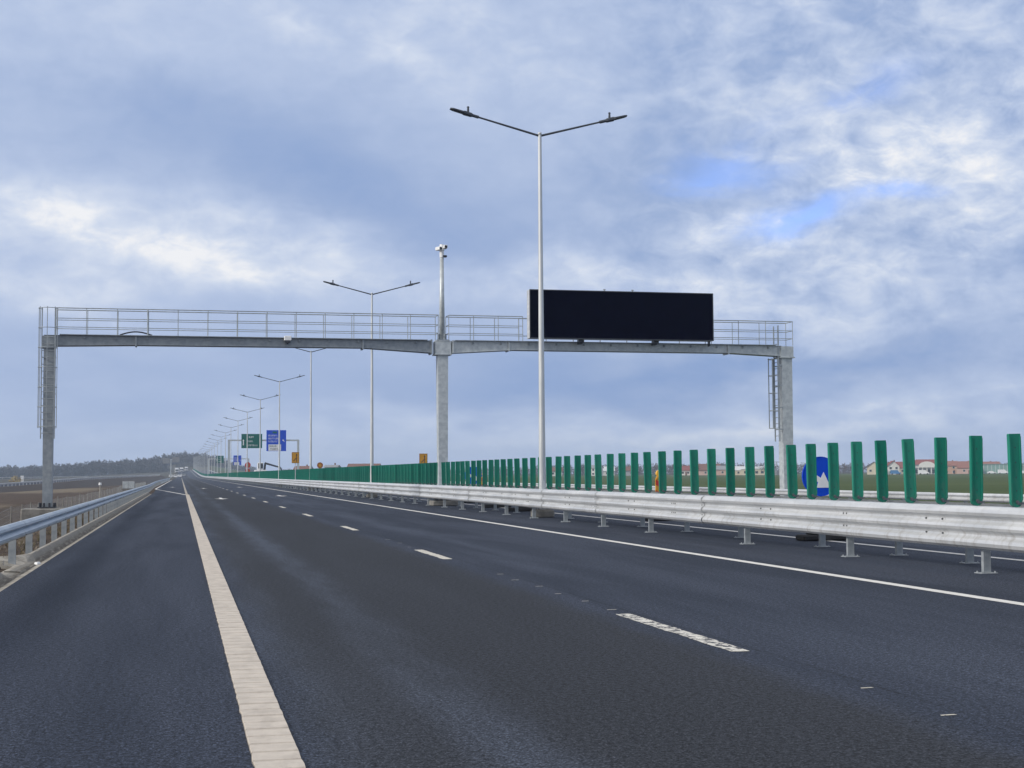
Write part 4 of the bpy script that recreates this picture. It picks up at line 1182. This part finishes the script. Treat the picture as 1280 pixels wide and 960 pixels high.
# ---------------------------------------------------------------- vehicles
def car(u, v, z, rz, paint_, label, group=None, van=False):
    root = empty('van' if van else 'car', (u, v, z), label, 'van' if van else 'car', group, rz)
    h = 2.2 if van else 1.45; L = 5.0 if van else 4.3; w = 1.8
    b = MB()
    prof = ([(-L/2,.35),(-L/2,1.0),(-L/2+.9,1.15),(-L/2+1.6,h-.05),(-L/2+2.0,h),(L/2-.05,h),(L/2,h-.2),(L/2,.35)] if van else
            [(-L/2,.35),(-L/2+.05,.75),(-L/2+1.1,.92),(-L/2+1.8,h-.05),(-L/2+2.2,h),(L/2-1.2,h-.03),(L/2-.45,.95),(L/2,.9),(L/2,.35)])
    n = len(prof); P = [(-w/2*(.86 if z_ > 1.0 else 1), y, z_) for y, z_ in prof]+[(w/2*(.86 if z_ > 1.0 else 1), y, z_) for y, z_ in prof]
    b.add(P, [list(range(n)), list(range(2*n-1, n-1, -1))]+[(i, (i+1) % n, n+(i+1) % n, n+i) for i in range(n)]); b.build('body', M[paint_], root)
    g = MB(); y0, z0_, y1, z1_ = (-L/2+.93, 1.2, -L/2+1.55, h-.12) if van else (-L/2+1.13, .97, -L/2+1.75, h-.1)
    g.add([(-.7,y0-.03,z0_),(.7,y0-.03,z0_),(.68,y1-.03,z1_),(-.68,y1-.03,z1_),(-.7,y0+.05,z0_-.02),(.7,y0+.05,z0_-.02),(.68,y1+.05,z1_-.02),(-.68,y1+.05,z1_-.02)], [(0,1,2,3),(7,6,5,4),(0,4,5,1),(1,5,6,2),(2,6,7,3),(3,7,4,0)]); g.build('windscreen', M['glass'], root)
    for sx in (-1,1):
        for y in (-L/2+.8, L/2-.8):
            t = MB(); t.tube((sx*(w/2-.2),y,.32),(sx*(w/2+.01),y,.32),.32,n=14); t.build('wheel', M['rubber'], root)
        hl = MB(); hl.box((sx*.62,-L/2+.02,.68),(.34,.08,.16)); hl.build('headlight', M['galv_new'], root)
    return root
def truck(u, v, label, paint_='carwhite'):
    root = empty('truck', (u, v, zr(v)), label, 'truck', 'trucks on the far motorway')
    c = MB(); c.cbox((0,-3.2,1.95),(2.45,2.0,2.7),.12); co_ = c.build('cab', M[paint_], root)
    g = MB(); g.box((0,-4.22,2.3),(2.1,.06,.9)); g.build('windscreen', M['glass'], co_)
    g = MB(); g.box((0,-4.22,1.0),(1.8,.06,.6)); g.build('grille', M['dark'], co_)
    b = MB(); b.cbox((0,2.0,2.5),(2.5,7.6,2.9),.04); b.build('cargo_box', M['carwhite'], root)
    f = MB(); f.box((0,.9,.85),(1.0,9.5,.3)); f.build('chassis', M['dark'], root)
    for y in (-3.2, 3.2, 4.5):
        for sx in (-1,1):
            t = MB(); t.tube((sx*.85,y,.5),(sx*1.22,y,.5),.5,n=14); t.build('wheel', M['rubber'], root)
truck(u_at(221,1010), 1010, 'leftmost white truck far down the motorway before the wooded hill')
truck(u_at(227,1060), 1060, 'middle white truck far down the motorway before the wooded hill')
truck(u_at(233,1180), 1180, 'farthest small white truck nearest the street lamp row')
for px, v, lab, pt in ((213.5, 720, 'far white car on the left lane below the butterfly signs', 'carwhite'), (219.5, 690, 'far white car in front of the leftmost truck', 'carwhite'), (224.8, 735, 'far white van-like car right of the white car in front of the trucks', 'carwhite'), (229.5, 800, 'tiny grey car right of the white cars in the distance', 'cargrey')):
    car(u_at(px, v), v, zr(v), 0, pt, lab, 'cars on the far motorway')
for px, v, pt, lab, van in ((1118, 660, 'carblue', 'small blue van parked at the field edge before the dark red roof', True), (1153, 662, 'carwhite', 'white van parked before the hall with the white arch', True), (1238, 662, 'carwhite', 'white car parked left of the green glass hall', False), (1252, 664, 'carwhite', 'white van parked in front of the green glass hall', True), (1276, 660, 'carwhite', 'white car parked at the right edge of the picture', False)):
    u = u_at(px, v); car(u, v, gz(u,v), R(70), pt, lab, 'vehicles parked by the village', van)
def excavator():
    v = 350; u = u_at(327, v); root = empty('excavator', (u, v, 0), 'small white excavator with dark lowered boom behind the green slats, between two far lamps', 'excavator'); root.scale = (1.22,1.22,1.22)
    for s in (-.9,.9):
        t = MB(); t.cbox((s,0,.45),(.5,3.2,.9),.2); t.build('track', M['rubber'], root)
    b = MB(); b.cbox((-.2,0,1.5),(2.4,2.6,1.1),.1); b.build('body', M['carwhite'], root)
    c = MB(); c.cbox((-.3,-.5,2.75),(1.1,1.4,1.5),.1); co_ = c.build('cab', M['carwhite'], root)
    g = MB(); g.box((-.3,-1.22,2.85),(.9,.06,1.0)); g.build('window', M['glass'], co_)
    a = MB(); a.tube((.5,-.4,2.0),(.65,-.5,3.4),.22,.18,8); a.tube((.55,-.5,3.4),(3.6,-.8,2.5),.2,.14,8); a.build('boom', M['dark'], root)
    a = MB(); a.tube((3.6,-.8,2.5),(4.0,-.8,1.4),.14,.12,8); a.cbox((4.0,-.8,1.1),(.8,.8,.7),.08); a.build('bucket_arm', M['dark'], root)
excavator()
def crash_bits():
    for u, v, lab in ((11.9, 50.5, 'flat black rubber sign foot lying behind the barrier right of the nearest lamp base'), (12.35, 56.5, 'flat black rubber sign foot lying behind the barrier between lamp and middle column')):
        b = MB(); b.cbox((0,0,.07),(1.1,.4,.14),.03); b.cbox((.1,0,.16),(.5,.3,.05),.02)
        tag(b.build('rubber_foot', M['rubber'], loc=(u, v, 0)), lab, 'sign foot', 'loose rubber feet behind the barrier')
crash_bits()

# ---------------------------------------------------------------- haze
hb = MB(); hb.box((0, 1120, 19), (4700, 2480, 44.2))
hm = bpy.data.materials.new('haze'); hm.use_nodes = True; nt = hm.node_tree
for n in list(nt.nodes): nt.nodes.remove(n)
out = N(nt, 'ShaderNodeOutputMaterial'); pv = N(nt, 'ShaderNodeVolumePrincipled')
pv.inputs['Color'].default_value = (.66,.80,1.0,1); pv.inputs['Density'].default_value = .00026
nt.links.new(pv.outputs[0], out.inputs['Volume'])
tag(hb.build('haze', hm), 'thin bluish haze over the plain', None, None, 'stuff')

# ---------------------------------------------------------------- sky and sun
SUN = Vector((-.88, -.18, .47)).normalized()
world = bpy.data.worlds.new('World'); scene.world = world; world.use_nodes = True
nt = world.node_tree; bg = nt.nodes['Background']; bg.inputs['Strength'].default_value = .1
sky = N(nt, 'ShaderNodeTexSky', sky_type='NISHITA'); sky.sun_disc = False
sky.sun_elevation = math.asin(SUN.z); sky.sun_rotation = math.atan2(SUN.x, SUN.y); sky.dust_density = 1.0
gen = N(nt, 'ShaderNodeTexCoord').outputs['Generated']
sx = N(nt, 'ShaderNodeSeparateXYZ'); nt.links.new(gen, sx.inputs[0])
X, Y, Z = sx.outputs
az = math_(nt, 'ARCTAN2', X, Y); el = math_(nt, 'ARCSINE', Z)
zz = math_(nt, 'ADD', math_(nt, 'MAXIMUM', Z, 0), .28)
pc = N(nt, 'ShaderNodeCombineXYZ'); nt.links.new(math_(nt, 'DIVIDE', X, zz), pc.inputs[0]); nt.links.new(math_(nt, 'DIVIDE', Y, zz), pc.inputs[1])
P = pc.outputs[0]
n_big = noise_(nt, P, 1.3, 7, .58, .5)
ang = N(nt, 'ShaderNodeCombineXYZ'); nt.links.new(az, ang.inputs[0]); nt.links.new(math_(nt, 'MULTIPLY', el, 1.7), ang.inputs[1])
n_mid = math_(nt, 'ADD', math_(nt, 'MULTIPLY', noise_(nt, P, 4.5, 8, .6, .3), .4), math_(nt, 'MULTIPLY', noise_(nt, ang.outputs[0], 13, 9, .58, .5), .6))
n_fine = noise_(nt, ang.outputs[0], 38, 7, .6, .4)
# angular position, stirred by noise so that the broad cloud masses have torn edges
wn = N(nt, 'ShaderNodeTexNoise'); nt.links.new(P, wn.inputs['Vector']); wn.inputs['Scale'].default_value = 3.4; wn.inputs['Detail'].default_value = 6
ws = N(nt, 'ShaderNodeVectorMath', operation='SUBTRACT'); nt.links.new(wn.outputs['Color'], ws.inputs[0]); ws.inputs[1].default_value = (.5,.5,.5)
wv = scaled(nt, ws.outputs[0], (.12,.075,0))
ae = N(nt, 'ShaderNodeCombineXYZ'); nt.links.new(az, ae.inputs[0]); nt.links.new(el, ae.inputs[1])
aw = N(nt, 'ShaderNodeVectorMath', operation='ADD'); nt.links.new(ae.outputs[0], aw.inputs[0]); nt.links.new(wv, aw.inputs[1])
A = aw.outputs[0]
def mass(px, py, w, h, tilt):
    d = direction(px, py); c = (math.atan2(d.x, d.y), math.asin(d.z), 0)
    s = N(nt, 'ShaderNodeVectorMath', operation='SUBTRACT'); nt.links.new(A, s.inputs[0]); s.inputs[1].default_value = c
    r = N(nt, 'ShaderNodeVectorRotate', rotation_type='Z_AXIS'); nt.links.new(s.outputs[0], r.inputs['Vector']); r.inputs['Angle'].default_value = R(tilt)
    k = scaled(nt, r.outputs[0], (F/w, F/h, 0))
    dt = N(nt, 'ShaderNodeVectorMath', operation='DOT_PRODUCT'); nt.links.new(k, dt.inputs[0]); nt.links.new(k, dt.inputs[1])
    return math_(nt, 'EXPONENT', math_(nt, 'MULTIPLY', dt.outputs['Value'], -1))
B = math_(nt, 'ADD', .455, math_(nt, 'MULTIPLY', math_(nt, 'SUBTRACT', n_big, .5), .35))
right = math_(nt, 'MULTIPLY', maprange(nt, az, .22, .42, .26, 1.45), maprange(nt, el, R(3.5), R(8.5), .4, 1))
B = math_(nt, 'ADD', B, math_(nt, 'MULTIPLY', math_(nt, 'SUBTRACT', n_mid, .5), right))
B = math_(nt, 'ADD', B, math_(nt, 'MULTIPLY', math_(nt, 'SUBTRACT', n_fine, .5), math_(nt, 'MULTIPLY', right, .6)))
tex = maprange(nt, math_(nt, 'ADD', math_(nt, 'MULTIPLY', n_mid, .6), math_(nt, 'MULTIPLY', n_fine, .4)), .36, .64, .5, 1.2)
for (px, py, w, h, t, k) in ((215,300,190,44,10,.46),(50,280,90,34,8,.30),(60,360,120,30,0,.25),(330,330,110,30,5,.25),(390,55,130,24,22,.24),(520,85,60,26,25,.26),
      (1085,215,80,48,0,.34),(1200,150,120,75,0,.18),(960,275,90,26,-10,.34),(1240,235,70,60,0,.22),(745,345,150,24,8,.34),(570,350,110,22,0,.18),(1060,330,200,34,-8,.18),
      (560,30,120,40,15,.18),(660,90,90,60,0,.12),(640,545,520,22,0,.16),(1050,540,260,20,-6,.16),(90,30,220,70,10,.08),(980,400,160,18,-5,.14)):
    B = math_(nt, 'ADD', B, math_(nt, 'MULTIPLY', mass(px, py, w, h, t), math_(nt, 'MULTIPLY', tex, k)))
for (px, py, w, h, t, k) in ((330,190,280,60,16,.22),(470,270,190,55,18,.22),(800,245,170,60,0,.16),(1120,420,260,50,-6,.20),(760,480,260,36,-4,.30),(1000,455,200,30,-6,.22),(230,470,330,50,0,.14),(870,150,110,44,0,.10),(620,460,120,50,0,.12),(950,60,160,40,0,.10)):
    B = math_(nt, 'SUBTRACT', B, math_(nt, 'MULTIPLY', mass(px, py, w, h, t), k*.78))
ramp_ = N(nt, 'ShaderNodeValToRGB'); nt.links.new(B, ramp_.inputs[0]); cr = ramp_.color_ramp
stops = ((0,(.225,.345,.62)),(.30,(.35,.455,.69)),(.52,(.485,.58,.785)),(.75,(.66,.73,.87)),(1,(.90,.91,.94)))
cr.elements[0].position = 0; cr.elements[0].color = (*stops[0][1],1); cr.elements[1].position = 1; cr.elements[1].color = (*stops[-1][1],1)
for p_, c_ in stops[1:-1]:
    e = cr.elements.new(p_); e.color = (*c_,1)
hi = maprange(nt, el, R(19), R(60), 10.0, 10.5)
# sky out of view, overhead and sunward, whitened to neutralise the light
white = math_(nt, 'MAXIMUM', maprange(nt, el, R(20), R(50)), maprange(nt, math_(nt, 'SUBTRACT', .22, az), .6, 1.3))
ccol = mixc(nt, math_(nt, 'MULTIPLY', white, .75), ramp_.outputs[0], (.80,.77,.72))
cl = N(nt, 'ShaderNodeVectorMath', operation='SCALE'); nt.links.new(ccol, cl.inputs[0]); nt.links.new(hi, cl.inputs['Scale'])
gap = None
for (px, py, w, h, t, k) in ((1000,268,60,14,-6,.9),(935,195,60,34,0,.6),(1130,250,40,12,0,.9),(1020,120,80,16,-8,.6),(870,215,40,20,0,.5)):
    g = math_(nt, 'MULTIPLY', mass(px, py, w, h, t), k); gap = g if gap is None else math_(nt, 'ADD', gap, g)
gap = math_(nt, 'MULTIPLY', gap, maprange(nt, n_mid, .42, .58, 1, .1), clamp=True)
blue = N(nt, 'ShaderNodeVectorMath', operation='SCALE'); nt.links.new(mixc(nt, 1, sky.outputs[0], (.85,.95,1.5), 'MULTIPLY'), blue.inputs[0]); blue.inputs['Scale'].default_value = 1.5
nt.links.new(mixc(nt, gap, cl.outputs[0], blue.outputs[0]), bg.inputs['Color'])

sun = bpy.data.lights.new('sun', 'SUN'); sun.energy = 2.8; sun.angle = R(10); sun.color = (1,.95,.88)
so = bpy.data.objects.new('sun', sun); col.objects.link(so); so.rotation_euler = SUN.to_track_quat('Z','Y').to_euler()

vs_ = scene.view_settings
vs_.view_transform = 'Standard'; vs_.look = 'None'; vs_.gamma = 1; vs_.use_curve_mapping = False; vs_.exposure = 0
scene.cycles.use_denoising = True
scene.cycles.denoising_input_passes = 'RGB_ALBEDO_NORMAL'
scene.cycles.denoising_prefilter = 'ACCURATE'
scene.cycles.max_bounces = 6; scene.cycles.volume_bounces = 0
